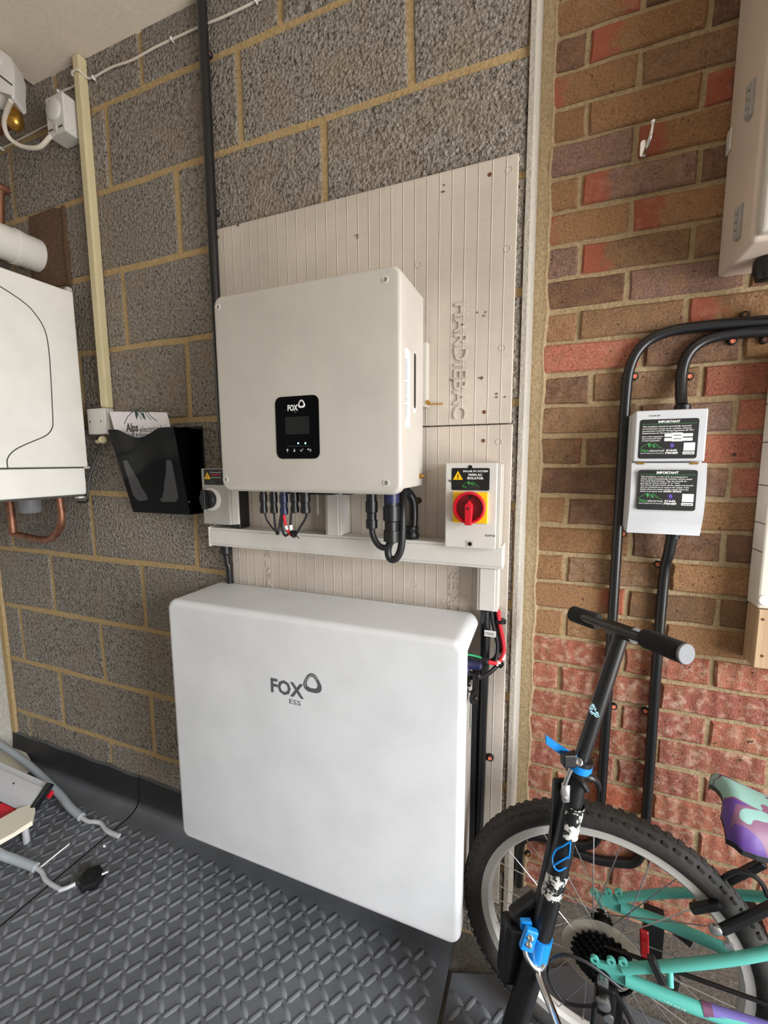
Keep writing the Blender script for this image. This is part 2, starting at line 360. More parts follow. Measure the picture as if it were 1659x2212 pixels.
wb = struct('wall_back', MB().box(-1.955, -0.0005, 0.005, 0.185, 0.0, CEIL + 0.25), 'mortar')
rows = [(CEIL + 0.235, [-.6, -1.05, -1.5]), (2.24, [-.12, -.57, -1.02, -1.371, -1.8]), (2.015, [-.247, -.699, -1.169, -1.62]), (1.79, [-.461, -.919, -1.392, -1.66]), (1.565, [-.245, -.70, -1.152, -1.605]),
        (1.34, [-.465, -.918, -1.37, -1.82]), (1.115, [-.25, -.70, -1.15, -1.6]), (.89, [-.47, -.923, -1.377, -1.83]), (.665, [-.25, -.70, -1.159, -1.617]), (.44, [-.48, -.93, -1.381, -1.834]), (.215, [-.25, -.71, -1.163, -1.631]), (-.01, [-.48, -.93, -1.383, -1.845])]
for i, (zb, pp) in enumerate(rows):
    zt = rows[i - 1][0] if i else CEIL + 0.45
    if i == 0: zt = CEIL + 0.25; zb = 2.465
    if i == 1: zt = 2.465
    edges = [-1.945] + sorted(pp) + [0.0062]
    for a, b in zip(edges[:-1], edges[1:]):
        if b - a < 0.03: continue
        unit('block', wb, a + 0.0065, b - 0.0065, max(zb, 0.0) + 0.0065, zt - 0.0065, 0.0, 0.05, 'block', 0.0022, -random.uniform(0, 0.0025))
# rust-stained making-good round the flue
pm = MB(); fr = XZ(-1.455, -0.002, 1.9)
pm.prism(fr, [(-.10, -.115), (.075, -.12), (.09, -.05), (.08, .10), (.03, .115), (-.09, .11), (-.11, 0)], -0.004, 0.0006, 0.0004, 1); pm.build('mortar_patch', 'stain', wb)
MB().box(-1.385, -1.37, -0.006, 0.0, 1.775, 2.01, 0.002).build('mortar_fillet', 'stain', wb)
# pale plaster edge and the mortar fillet in the corner
struct('trim_1', MB().prism(Fr((0, 0, 0), (1, 0, 0), (0, 1, 0)), [(-.001, -.003), (.009, -.004), (.013, .02), (.0125, .19), (-.001, .19)], 0.0, CEIL), 'plaster')
fm = MB(); prev = None
for k in range(61):
    z = CEIL * k / 60; w = .038 + .002 * math.sin(k * 1.3) + random.uniform(-.0022, .0022); q = random.uniform(.006, .011)
    ring = [fm.bm.verts.new(p) for p in ((.010, YB + .02, z), (.010, YB - q * .7, z), (.010 + w * .3, YB - q, z), (.010 + w * .62, YB - q * .55, z), (.010 + w * .8, YB - q * .8, z), (.010 + w, YB + .004, z), (.010 + w, YB + .02, z))]
    if prev:
        for a in range(7): fm.bm.faces.new((prev[a], prev[(a + 1) % 7], ring[(a + 1) % 7], ring[a]))
    else: fm.bm.faces.new(ring)
    prev = ring
fm.bm.faces.new(prev); fm.sm = True
struct('trim_2', fm, 'mortar2')
# --- brick wall
XR = 1.30
wr = struct('wall_right', MB().box(0.012, 2.45, YB + 0.005, YB + 0.12, 0.0, CEIL + 0.25), 'mortar2')
BC = dict(D=(124, 96, 80), T=(158, 122, 90), P=(142, 114, 102), R=(178, 112, 94), K=(190, 110, 86), G=(138, 110, 86))
spec = ['T>r D D D', 'D r>T D G', '<rT G T D', 'T> T r>D T', 'P r>T T D', 'r>T r>P D D', '<rT r>T P T', 'P r>G G D', 'D P D T', 'T<r G r>T R', 'R D T<r R', 'D G R T', 'R G P R',
        'G<r D R P', 'D D D R', 'r>T D T<r P', 'T D D R', 'T G T P', 'r T>r G G', 'T T T G', 'R R R R', 'R R P R', 'R P R K', 'R R D R', 'P P P R', 'R K R K', 'R D R R', 'R R R R', 'R P R D', 'P D R P', 'R R D R', 'R P P R', 'P D P R']
ztop0 = 2.245; pitch = 0.0746
for c in range(-2, 31):
    zt = ztop0 - pitch * c; zb = zt - pitch
    zt = min(zt, CEIL)
    if zt - zb < 0.03: continue
    odd = c % 2
    first = 0.010 + 0.022 * min(1, max(0, (20 - c) / 26)) + random.uniform(-.003, .003)
    pp = [.108 + .002 * (c % 5), .335 + .002 * (c % 3)] if odd else ([.215, .44] if c < 9 else [.034 - .0012 * max(0, c - 10), .254, .440])
    if c == 11: pp = [.151, .373]
    if c == 13: pp = [.142, .36]
    while pp[-1] < XR: pp.append(pp[-1] + .2265)
    codes = spec[c % len(spec)].split() if c >= 0 else ['D', 'T', 'D', 'G']
    ed = [first] + [p for p in pp if p - first > 0.014]
    for i, (a, b) in enumerate(zip(ed[:-1], ed[1:])):
        cd_ = codes[i] if i < len(codes) else random.choice('DTGPR' if c < 20 else 'RRPKD')
        red_l = cd_.startswith('r>') or cd_ == 'r' or cd_.startswith('<r'); red_r = '<r' in cd_ and not cd_.startswith('<r') or '>r' in cd_
        base = [ch for ch in cd_ if ch in BC]; base = BC[base[0]] if base else BC['R']
        if cd_ == 'T>': base = BC['T']
        x0 = a + (0.0055 if i else 0.0); x1 = b - 0.0055
        if x1 - x0 < 0.006: continue
        zj = random.uniform(-.0015, .0015)
        o = unit('brick', wr, x0, x1, zb + 0.0052 + zj, zt - 0.0052 + zj, YB, 0.04, 'brick', 0.0018 if x1 - x0 > .05 else .0006, random.uniform(-.002, .003))
        k = random.uniform(.86, 1.14); base = (168, 104, 92) if c >= 20 and base in (BC['P'], BC['D']) else base; col = srgb(*base); o.color = (min(1, col[0] * k), min(1, col[1] * k), min(1, col[2] * k), 1)
        o['red_left'] = 1.0 if red_l else 0.0; o['red_right'] = 1.0 if red_r else 0.0; o['pale'] = 0.75 if c >= 20 else (0.18 if random.random() < .4 else 0.0)
# --- the rest of the garage
struct('wall_left', MB().box(-2.07, -1.952, -3.2, 0.19, 0.0, CEIL + 0.25), 'whitewall')
struct('wall_front', MB().box(-2.07, 2.45, -3.3, -3.2, 0.0, CEIL + 0.25), 'whitewall')
struct('floor', MB().box(-2.07, 4.2, -3.3, 0.19, -0.1, 0.0), 'concrete')
struct('ceiling', MB().box(-1.468, 2.45, -3.3, 0.19, CEIL, CEIL + 0.05), 'ceil')
struct('ceiling', MB().box(-2.07, 2.45, -3.3, 0.31, CEIL + 0.25, CEIL + 0.30), 'ceil')
struct('trim_3', MB().box(-1.950, -1.925, -0.010, 0.002, 0.10, CEIL), 'mortar')
struct('wall_entrance', MB().box(2.35, 2.45, -0.5, 0.19, 0, CEIL + .25).box(2.35, 2.45, -3.3, -2.95, 0, CEIL + .25).box(2.35, 2.45, -2.95, -.5, 2.1, CEIL + .25), 'whitewall')

# --- rubber mats with curled-up edge
def mat_sheet(name, x0, x1, yf, label, notch=None):
    prof = [(yf, .010), (-.062, .010), (-.040, .014), (-.025, .024), (-.016, .045), (-.012, .08), (-.010, .122), (-.002, .124), (-.002, .0), (yf, .0)]
    m = MB(); n = 14
    rings = [[m.bm.verts.new((x0 + (x1 - x0) * i / n, y, z + (0.003 * math.sin(i * 1.7 + x0 * 9) if z > .06 else 0))) for y, z in prof] for i in range(n + 1)]
    for A, B in zip(rings[:-1], rings[1:]):
        for k in range(len(prof)): m.bm.faces.new((A[k], B[k], B[(k + 1) % len(prof)], A[(k + 1) % len(prof)]))
    m.bm.faces.new(rings[0]); m.bm.faces.new(list(reversed(rings[-1]))); m.sm = True
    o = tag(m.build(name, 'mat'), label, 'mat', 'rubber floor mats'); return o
def tread(parent, x0, x1, y0, y1, keep=None):
    vs, fs = [], []; p = .0300; L, Wd, H, z0 = .0212, .0062, .0045, .0095
    base = wloc(parent); i = 0; y = y0 + p / 2
    while y < y1 - .01:
        j = 0; x = x0 + p / 2
        while x < x1 - .01:
            if keep is None or keep(x, y):
                a = (PI / 4 if (i + j) % 2 else -PI / 4) + .25; c, s_ = math.cos(a), math.sin(a); b = len(vs)
                for u, v, h in ((-L, 0, 0), (-L * .5, Wd, 0), (L * .5, Wd, 0), (L, 0, 0), (L * .5, -Wd, 0), (-L * .5, -Wd, 0), (-L * .62, 0, H), (L * .62, 0, H)):
                    vs.append((x + u * c - v * s_ - base.x, y + u * s_ + v * c - base.y, z0 + h - base.z))
                for f in ((0, 6, 1), (1, 6, 7, 2), (2, 7, 3), (3, 7, 4), (4, 7, 6, 5), (5, 6, 0)): fs.append(tuple(b + q for q in f))
            x += p; j += 1
        y += p; i += 1
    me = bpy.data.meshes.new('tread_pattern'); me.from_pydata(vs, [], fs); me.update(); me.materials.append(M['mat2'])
    for q in me.polygons: q.use_smooth = True
    o = bpy.data.objects.new('tread_pattern', me); COL.objects.link(o); o.parent = parent; o['kind'] = 'stuff'
ml = mat_sheet('rubber_mat', -1.945, -1.236, -1.5, 'black rubber floor mat in the left corner under the grey tube rack'); tread(ml, -1.93, -1.24, -1.1, -.07)
mr = mat_sheet('rubber_mat', -1.230, -0.115, -1.5, 'black patterned rubber floor mat in front of the big white battery'); tread(mr, -1.225, -.12, -1.1, -.07)
mm = MB(); mm.prism(Fr((0, 0, 0), (1, 0, 0), (0, 1, 0)), [(-.108, -1.5), (1.4, -1.5), (1.4, -.02), (.30, -.03), (.16, .02), (.02, -.062), (-.108, -.10)], 0.0, .010, .003)
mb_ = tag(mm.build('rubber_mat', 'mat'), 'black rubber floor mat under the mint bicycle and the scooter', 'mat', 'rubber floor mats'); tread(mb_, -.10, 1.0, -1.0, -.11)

# ================================================================== BACKER BOARDS
def ring_mark(parent, x, z, y, r=.0065):
    m = MB(); m.tube([(x + r * math.cos(k * PI / 8), y, z + r * math.sin(k * PI / 8)) for k in range(16)], .0008, 5, closed=True); m.build('embossed_ring', 'board', parent)
def screw(parent, x, z, y, r=.0042, mat='rust'):
    m = MB(); m.lathe((x, y + .001, z), (0, -1, 0), [(0, r), (.0015, r), (.0022, r * .7), (.0014, r * .35), (.0014, .0001)], 12); return m.build('screw_head', mat, parent)
bu = MB(); bu.box(-.776, -.0155, -.0125, -.0005, 1.2955, 1.824, .0015, 1); 
ub = tag(bu.build('backer_board', 'board'), 'upper beige cement backer board with grid lines behind the inverter', 'board', 'cement backer boards')
bl = MB(); bl.box(-.776, -.012, -.0125, -.0005, .135, 1.2925, .0015, 1)
lb = tag(bl.build('backer_board', 'board'), 'lower beige cement backer board behind the horizontal trunking and the battery', 'board', 'cement backer boards')
text('HARDIEBAC', Fr((-.137, -.0125, 1.556), (0, 0, -1), (1, 0, 0)), 0, -.002, .042, 'board', ub, depth=.0032, bold=.012, wfit=.245, name='embossed_lettering')
f2 = Fr((-.655, -.0125, .86), (0, 0, 1), (-1, 0, 0)); text('CEMENT BOARD', f2, -.02, -.012, .024, 'board', lb, depth=.002, wfit=.20, name='embossed_lettering')
text('HARDIEBACKER', Fr((-.118, -.0125, .62), (0, 0, 1), (-1, 0, 0)), 0, 0, .036, 'board', lb, depth=.002, wfit=.34, name='embossed_lettering')
for px, py, b in ((1058, 377, ub), (1046, 890, ub), (470, 513, ub), (1044, 952, lb)):
    p = at(px, py, -.0125); screw(b, p.x, p.z, -.0125)
for px, py, b in ((905, 573, ub), (1100, 368, ub), (1096, 538, ub), (1085, 752, ub), (735, 1238, lb), (895, 1262, lb), (1078, 955, lb), (960, 1300, lb)):
    p = at(px, py, -.0125); ring_mark(b, p.x, p.z, -.0127)
for px, py, w in ((770, 512, .02), (955, 408, .016), (1037, 672, .024), (1082, 850, .026), (980, 822, .016), (1037, 822, .018), (517, 480, .016)):
    p = at(px, py, -.0125); m = MB(); fr = XZ(p.x, -.0125, p.z)
    for k in range(3):
        a, b = random.uniform(-w / 2, w / 2), random.uniform(-w / 2, w / 2)
        m.prism(fr, [(a + .0045 * random.uniform(.4, 1) * math.cos(q * PI / 3 + k), b + .0035 * random.uniform(.4, 1) * math.sin(q * PI / 3 + k)) for q in range(6)], -.0003, .0004)
    m.build('chipped_spot', simple('chipped_brown', (128, 112, 98), 0.9) if 'chip' not in M else M['chip'], ub)
    M['chip'] = bpy.data.materials['chipped_brown']

# ================================================================== FOX-STYLE PRINT HELPERS
def ring_logo(fr, x, y, r, mat, parent):
    """rounded three-sided loop logo made of two offset bands"""
    def loop(rr, dx, dy, rot): return [(x + dx + rr * (1 + .10 * math.cos(3 * a + rot)) * math.cos(a), y + dy + rr * (1 + .10 * math.cos(3 * a + rot)) * math.sin(a)) for a in [k * 2 * PI / 36 for k in range(36)]]
    m = MB()
    A, B = loop(r, 0, 0, PI / 2), loop(r * .60, -.03 * r, .08 * r, PI / 2)
    for i in range(36):
        j = (i + 1) % 36; m.prism(fr, [A[i], A[j], B[j], B[i]], 0, .0004)
    m.build('loop_logo', mat, parent)
    m = MB(); C = loop(r * .80, .0, .02 * r, PI / 2 + .5); m.strip(fr, C[4:22], r * .07, .0004, .0006); m.build('logo_line', 'white', parent)
def mountains(fr, x, y, w, mat, parent):
    k = w / 10.0; P = lambda pts: [(x + a * k, y + b * k) for a, b in pts]
    m = MB()
    m.strip(fr, P([(0, 0), (1.2, 1.5), (2.6, 2.3), (3.8, 3.0), (4.3, 2.9), (5.4, 1.9), (6.2, 3.0), (7.2, 2.2), (8.6, .9), (9.8, .2)]), .16 * k)
    m.prism(fr, P([(3.4, 2.6), (4.2, 2.8), (4.4, 1.8), (4.0, .7), (3.6, 1.5)]), 0, .0004); m.prism(fr, P([(5.4, 1.8), (6.0, 2.2), (6.4, 1.3), (6.6, .5), (5.9, 1.0)]), 0, .0004)
    m.strip(fr, P([(4.4, 2.2), (5.0, 1.2), (5.3, .6)]), .14 * k); m.strip(fr, P([(6.4, 2.4), (7.2, 1.4), (8.2, .5)]), .14 * k)
    m.build('mountain_logo', mat, parent)
def hazard(fr, x, y, w, parent):
    m = MB(); m.prism(fr, [(x - w / 2, y), (x + w / 2, y), (x, y + w * .88)], .0002, .0008); m.build('warning_triangle', 'yellow', parent)
    m = MB(); k = w / 10; m.prism(fr, [(x + a * k, y + b * k) for a, b in ((.6, 6), (-1.2, 3.4), (.1, 3.4), (-.5, 1.6), (-1, 1.7), (0, .6), (.5, 1.9), (.1, 1.8), (1.1, 4), (-.1, 4), (1.2, 6))], .0008, .0011); m.build('lightning_bolt', 'labk', parent)

# ================================================================== INVERTER
IX0, IX1, IZ0, IZ1, IY = -.632, -.199, 1.150, 1.572, -.200
inv = thing('inverter', ((IX0 + IX1) / 2, -.012, IZ0), 'white square solar inverter with a black display panel on the beige board', 'inverter')
m = MB(); fr = XZ(0, IY, 0)
m.pillow(fr, IX0, IZ0, IX1, IZ1, .022, -.024, 0.0, .008, 5, 8); m.build('front_cover', 'white', inv, smooth_angle=.6)
m = MB(); m.box(IX0 + .012, IX1 - .006, IY + .023, -.030, IZ0 + .010, IZ1 - .004, .003); m.build('body', 'white', inv)
m = MB(); m.box(IX0 + .06, IX1 - .02, -.032, -.0128, 1.40, 1.52, .002); m.box(IX1 - .03, IX1 + .004, -.034, -.0128, 1.335, 1.475, .003); m.build('mounting_bracket', 'white', inv)
for px, py in ((832, 604), (471, 663), (488, 1036), (834, 1043)):
    p = at(px, py, IY); m = MB(); m.lathe((p.x, IY - .0002, p.z), (0, -1, 0), [(0, .0062), (.0008, .0062), (.001, .0052), (-.002, .005), (-.002, .0001)], 18); s_ = m.build('screw_hole', 'white2', inv)
    m = MB(); m.lathe((p.x, IY + .0002, p.z), (0, -1, 0), [(0, .0044), (.001, .0044), (.0014, .0034), (.0006, .0018), (.0006, .0001)], 12); m.build('screw', 'steel', s_)
pn = MB(); pn.prism(fr, rrect(-.4785, 1.2215, -.3745, 1.3495, .013, 6), -.002, .0012, .0006, 1); dp = pn.build('display_panel', 'gloss', inv)
f1 = XZ(0, IY - .0012, 0)
m = MB(); m.prism(f1, rrect(-.4545, 1.272, -.397, 1.308, .002, 2), 0, .0003); m.build('screen', 'screen', dp)
text('FOX', f1, -.4485, 1.3205, .0165, 'ink', dp, bold=.03, wfit=.0245)
ring_logo(f1, -.4142, 1.3325, .0082, 'ink', dp); text('ESS', f1, -.432, 1.3160, .0042, 'gink', dp)
for px, mt in ((644.5, 'ledb'), (660, 'ledg')):
    p = at(px, 957.5, IY - .001); m = MB(); m.lathe((p.x, IY - .0012, p.z), (0, -1, 0), [(0, .0018), (.0006, .0018), (.0008, .0012)], 12); m.build('status_light', mt, dp)
m = MB(); m.strip(f1, [(-.4535, 1.2475), (-.397, 1.2475)], .0006); m.build('divider_line', 'gink', dp)
def ar(cx, cy, pts): return [(cx + a * .0011, cy + b * .0011) for a, b in pts]
m = MB(); cy = 1.2390; m.strip(f1, ar(-.4515, cy, [(0, -2.6), (0, 2.6)]), .0009).strip(f1, ar(-.4515, cy, [(-2, .6), (0, 2.6), (2, .6)]), .0009); m.build('up_arrow', 'ink', dp)
m = MB(); m.strip(f1, ar(-.4345, cy, [(0, 2.6), (0, -2.6)]), .0009).strip(f1, ar(-.4345, cy, [(-2, -.6), (0, -2.6), (2, -.6)]), .0009); m.build('down_arrow', 'ink', dp)
m = MB(); m.strip(f1, ar(-.4170, cy, [(-3, 0), (-1, -2.2), (3, 2.6)]), .0009); m.build('tick_mark', 'ink', dp)
m = MB(); m.strip(f1, ar(-.3985, cy, [(-2, 3), (-3.6, 1.4), (-2, -.2)]), .0009).strip(f1, ar(-.3985, cy, [(-3.6, 1.4), (2.2, 1.4), (3.4, .2), (3.2, -1.6), (1, -2.4)]), .0009); m.build('return_arrow', 'ink', dp)
# right flank: rating label, slot, little tag, earth stud
sd = Fr((IX1 - .006, 0, 0), (0, 1, 0), (0, 0, 1))
m = MB(); m.prism(sd, rrect(-.171, 1.283, -.127, 1.434, .002, 2), 0, .0004); rl = m.build('rating_label', 'ink', inv)
m = MB()
for k in range(30):
    z = 1.30 + k * .0040
    if k % 11 == 7: continue
    y0 = -.166; m.prism(Fr((IX1 - .0056, 0, 0), (0, 1, 0), (0, 0, 1)), [(y0, z), (y0 + random.uniform(.016, .036), z), (y0 + .016, z + .0012), (y0, z + .0012)], 0, .0002)
m.build('fine_print', 'gink', rl)
text('RATED DATA', Fr((IX1 - .0056, -.134, 1.285), (0, 0, 1), (0, -1, 0)), 0, 0, .004, 'gink', rl) if False else None
m = MB(); m.prism(sd, [(y, z) for y, z in rrect(-.105, 1.315, -.085, 1.441, .0098, 6)], -.003, .0006); sl = m.build('grip_slot', 'white2', inv)
m = MB(); m.prism(sd, rrect(-.103, 1.325, -.088, 1.438, .0072, 6), .0006, .001); m.build('slot_opening', 'black', sl)
m = MB(); m.prism(sd, [(-.174, 1.262), (-.160, 1.262), (-.160, 1.274), (-.174, 1.274)], 0, .0005); m.build('serial_tag', 'greyd', inv)
p = Vector((IX1 - .006, -.055, 1.182)); m = MB(); m.lathe(p, (1, 0, 0), [(0, .006), (.003, .006), (.003, .0032), (.012, .0032)], 10); m.build('earth_stud', 'brass', inv)
m = MB(); m.tube([(IX1 - .002, -.03, 1.345), (IX1 + .004, -.028, 1.342), (IX1 + .035, -.014, 1.343)], .0016, 8, 4); m.lathe((IX1 + .002, -.03, 1.345), (1, 0, 0), [(0, .006), (.004, .006), (.004, .003), (.008, .003)], 10); m.build('bracket_bolt', 'brass', inv)
# sockets under the inverter
def plug(parent, name, px, y0, y1, w, Y, mat, seg=12):
    a = at(px, y0, Y); b = at(px, y1, Y); r = w / 2; L = (a - b).length; d = (b - a).normalized()
    m = MB(); m.lathe(a, d, [(0, r * .85), (L * .1, r * .85), (L * .1, r), (L * .55, r), (L * .57, r * .8), (L * .7, r * .8), (L * .7, r * .95), (L * .95, r * .95), (L, r * .6)], seg); return m.build(name, mat, parent)
def plug_z(parent, name, px, y1, w, Y, mat):
    b = at(px, y1, Y); r = w / 2; L = IZ0 + .012 - b.z
    m = MB(); m.lathe((b.x, Y, IZ0 + .012), (0, 0, -1), [(0, r * .85), (L * .35, r * .85), (L * .35, r), (L * .6, r), (L * .62, r * .8), (L * .78, r * .8), (L * .78, r * .95), (L * .97, r * .95), (L, r * .6)], 14); return m.build(name, mat, parent)
for px, y1, w, mt in ((570, 1109, .020, 'black'), (592, 1109, .020, 'black'), (614, 1112, .021, 'navy'), (637, 1108, .022, 'black'), (660, 1109, .026, 'black')):
    plug_z(inv, 'plug', px, y1, w, -.11, mt)
m = MB(); m.box(-.53, -.40, -.10, -.05, IZ0 - .012, IZ0 + .02, .003); m.build('socket_block', 'black', inv)
plug_z(inv, 'gland', 803, 1143, .027, -.12, 'black'); g2 = plug_z(inv, 'gland', 846, 1172, .037, -.12, 'black')
m = MB(); b = at(846, 1070, -.12); m.lathe((b.x, -.12, IZ0 + .012), (0, 0, -1), [(0, .0165), (.035, .0165)], 16); m.build('gland_collar', 'navy', g2)
m = MB(); b = at(752, 1078, -.12); m.box(b.x - .011, b.x + .011, -.13, -.105, IZ0 - .008, IZ0 + .012, .002); m.build('breather_plug', 'black', inv)
# loose wiring below the inverter
def wire(name, pts, r, mat, label, cat='cable', group=None, sn=6, seg=8):
    m = MB(); m.tube(pts, r, seg, sn); return tag(m.build(name, mat), label, cat, group)
gW = 'thin control wires under the inverter'
A = lambda *P, Y=-.11: [at(px, py, Y) for px, py in P]
wire('control_wire', A((572, 1106), (576, 1122), (588, 1140), (598, 1150)), .0022, 'rubber', 'thin black wire from the leftmost plug under the inverter', group=gW)
wire('control_wire', A((592, 1106), (594, 1130), (597, 1150), (601, 1153), (603, 1140), (607, 1112)), .0030, 'rubber', 'black wire looping under the second plug below the inverter', group=gW)
wire('control_wire', A((610, 1110), (609, 1140), (616, 1157), (624, 1152), (630, 1150)), .0030, 'rubber', 'black wire hanging beside the red wire under the inverter', group=gW)
rw = wire('control_wire', A((612, 1108), (615, 1124), (620, 1142), (627, 1154), (634, 1158)), .0034, 'rcable', 'red wire with a white ferrule below the navy plug of the inverter', group=gW)
def sleeve(par, a, b, r, name='white_sleeve', mat='ink'):
    m = MB(); m.cyl(a, b, r, 10); m.build(name, mat, par)
sleeve(rw, at(617.5, 1136, -.11), at(621, 1144.5, -.11), .0042)
bw = wire('control_wire', A((629, 1108), (628, 1125), (628, 1140), (634, 1152), (640, 1157)), .0032, 'rubber', 'black wire with a white sleeve right of the red wire', group=gW)
sleeve(bw, at(627.8, 1134, -.11), at(629, 1145, -.11), .0042)
wire('control_wire', A((664, 1104), (660, 1120), (650, 1136), (641, 1152), (636, 1158)), .0030, 'rubber', 'black wire from the widest plug running down left to the cable tie', group=gW)
m = MB(); p = at(636, 1154, -.11); m.lathe(p, (1, 0, -.4), [(-.003, .008), (-.003, .009), (.003, .009), (.003, .008)], 14); m.tube([p, at(646, 1163, -.11)], .0012, 6); tag(m.build('cable_tie', 'black'), 'small black cable tie gathering the thin wires under the inverter', 'cable tie')
wire('power_cable', A((803, 1138), (806, 1158), (818, 1178), (834, 1183), (846, 1170), Y=-.12), .0068, 'rubber', 'black cable curving right out of the narrow gland under the inverter', seg=10)
wire('power_cable', A((844, 1166), (838, 1190), (843, 1207), (856, 1206), (866, 1185), (869, 1150), (868, 1110)) [:-1] + [at(870, 1100, -.10), at(872, 1062, -.06)], .0082, 'rubber', 'thick black cable looping up behind the wide gland under the inverter', seg=10)
cl = [at(892, 1150, -.035), at(894, 1110, -.035), at(892, 1082, -.035), at(882, 1064, -.045), at(872, 1066, -.06), at(868, 1085, -.065), at(868, 1125, -.06)]
wire('power_cable', cl, .0105, 'conduit', 'black conduit arching from the gland on the trunking up beneath the inverter', seg=10)
p = at(889, 1160, -.036); m = MB(); m.lathe((p.x, -.036, 1.0365), (0, 0, 1), [(0, .016), (.004, .018), (.012, .018), (.012, .015), (.018, .015), (.020, .0165), (.028, .0165), (.03, .012)], 12)
tag(m.build('cable_gland', 'black'), 'black cable gland standing on top of the horizontal trunking', 'gland')
def clip(px, py, Y, name_label, rad=.0075, tubeY=None, mat='orange', dx=0):
    p = at(px, py, Y); o = thing('conduit_clip', p, name_label, 'clip', 'black saddle clips holding conduits')
    m = MB(); m.lathe(p, (0, -1, 0), [(0, rad), (.006, rad), (.008, rad * .85), (.008, rad * .62), (.003, rad * .58), (.003, .0001)], 18)
    if dx: m.box(min(p.x, p.x + dx), max(p.x, p.x + dx), p.y - .006, p.y, p.z - rad * .8, p.z + rad * .8, .001)
    m.build('saddle', 'black', o)
    m = MB(); m.lathe(p + Vector((0, -.004, 0)), (0, -1, 0), [(0, rad * .6), (.0035, rad * .6), (.0048, rad * .45), (.0034, rad * .2), (.0034, .0001)], 14); m.build('screw', mat, o); return o
clip(905, 1081, -.0125, 'black clip on the beige board right of the arching conduit under the inverter', .007, mat='brass', dx=-.012)

# ================================================================== TRUNKING
GT = 'grey trunking lengths round the inverter'
def trunk(name, x0, x1, y0, y1, z0, z1, label, lid='z', mat='grey'):
    o = thing(name, ((x0 + x1) / 2, y1, z0), label, 'trunking', GT)
    m = MB(); m.box(x0, x1, y0 + .003, y1, z0, z1, .0012, 1); m.build('channel', mat, o)
    m = MB()
    if lid == 'x': m.box(x0 + .001, x1 - .001, y0, y0 + .004, z0 + .006, z1 - .006, .0012, 1)
    else: m.box(x0 + .006, x1 - .006, y0, y0 + .004, z0 + .001, z1 - .001, .0012, 1)
    m.build('lid', mat, o); return o
ht = trunk('cable_trunking', -.808, -.020, -.062, -.0128, .985, 1.036, 'long horizontal light grey cable trunking below the inverter', 'x')
m = MB(); m.box(-.8105, -.8065, -.064, -.0128, .983, 1.038, .001, 1); m.build('end_cap', 'white', ht)
trunk('cable_trunking', -.074, -.029, -.054, -.0128, .888, .9845, 'short vertical grey trunking at the right end, above the battery cables')
trunk('cable_trunking', -.441, -.399, -.066, -.0128, 1.0365, 1.160, 'short vertical grey trunking between the wires and the two large glands')
m = MB(); m.box(-.4705, -.466, -.055, -.05, 1.085, 1.16, .001); tag(m.build('cable_tie_tail', 'greyd'), 'thin grey strip hanging under the inverter beside the vertical trunking', 'strip')
b = at(488, 1190, -.03); m = MB(); m.lathe((b.x, -.03, .9848), (0, 0, -1), [(0, .0125), (.012, .0135), (.012, .0155), (.026, .0155), (.03, .010)], 12); tag(m.build('cable_gland', 'black'), 'black cable gland beneath the left end of the horizontal trunking', 'gland')
wire('power_cable', [(b.x, -.03, .958), (b.x + .001, -.028, .93), (b.x + .005, -.026, .89), (b.x + .005, -.024, .60), (b.x + .005, -.024, .50)], .0095, 'conduit', 'black conduit running from under the trunking down behind the battery', seg=10)

# ================================================================== ISOLATORS
def fbezel(par, name, x0, x1, z0, z1, yw, yf, mat, slope=.006, bev=.002):
    m = MB(); fr = XZ(0, yf, 0); w = [(x0 - slope, z0 - slope * .4), (x1 + slope, z0 - slope * .4), (x1 + slope, z1 + slope * .4), (x0 - slope, z1 + slope * .4)]; f = [(x0, z0), (x1, z0), (x1, z1), (x0, z1)]
    d = yw - yf
    A_ = [m.bm.verts.new(fr.p(x, z, -d)) for x, z in w]; C_ = [m.bm.verts.new(fr.p(x, z, -d * .25)) for x, z in w]; B_ = [m.bm.verts.new(fr.p(x, z, 0)) for x, z in f]
    m.bm.faces.new(A_); m.bm.faces.new(B_)
    for P_, Q_ in ((A_, C_), (C_, B_)):
        for i in range(4): m.bm.faces.new((P_[i], P_[(i + 1) % 4], Q_[(i + 1) % 4], Q_[i]))
    bmesh.ops.bevel(m.bm, geom=list(m.bm.edges), offset=bev, segments=2, affect='EDGES', profile=.5); return m.build(name, mat, par)
iso = thing('isolator_switch', (-.085, -.0128, 1.03), 'light grey AC isolator with a red rotary handle on yellow', 'isolator')
YI = -.078; fbezel(iso, 'housing', -.141, -.0335, 1.031, 1.211, -.0128, YI, 'grey', .0)
m = MB(); m.prism(XZ(0, YI + .012, 0), [(-.0335, 1.031), (-.0265, 1.034), (-.0265, 1.208), (-.0335, 1.211)], -.05, .006, .001, 1); m.build('side_flange', 'white', iso)
fi = XZ(0, YI, 0)
lab = [at(976, 1011, YI), at(1057, 1060, YI)]
m = MB(); m.prism(fi, rrect(lab[0].x, lab[1].z, lab[1].x, lab[0].z, .003, 3), 0, .0006); L1 = m.build('warning_label', 'labk', iso)
fl = XZ(0, YI - .0006, 0); xc = (lab[0].x + lab[1].x) / 2; zt = lab[0].z
hazard(fl, lab[0].x + .0135, zt - .0245, .021, L1)
text('SOLAR PV SYSTEM', fl, lab[0].x + .024, zt - .0085, .0055, 'ink', L1, wfit=.051, bold=.02)
text('MAIN AC', fl, lab[0].x + .0495, zt - .0162, .0066, 'ink', L1, 'CENTER', wfit=.028, bold=.03); text('ISOLATOR', fl, lab[0].x + .0495, zt - .0232, .0066, 'ink', L1, 'CENTER', wfit=.033, bold=.03)
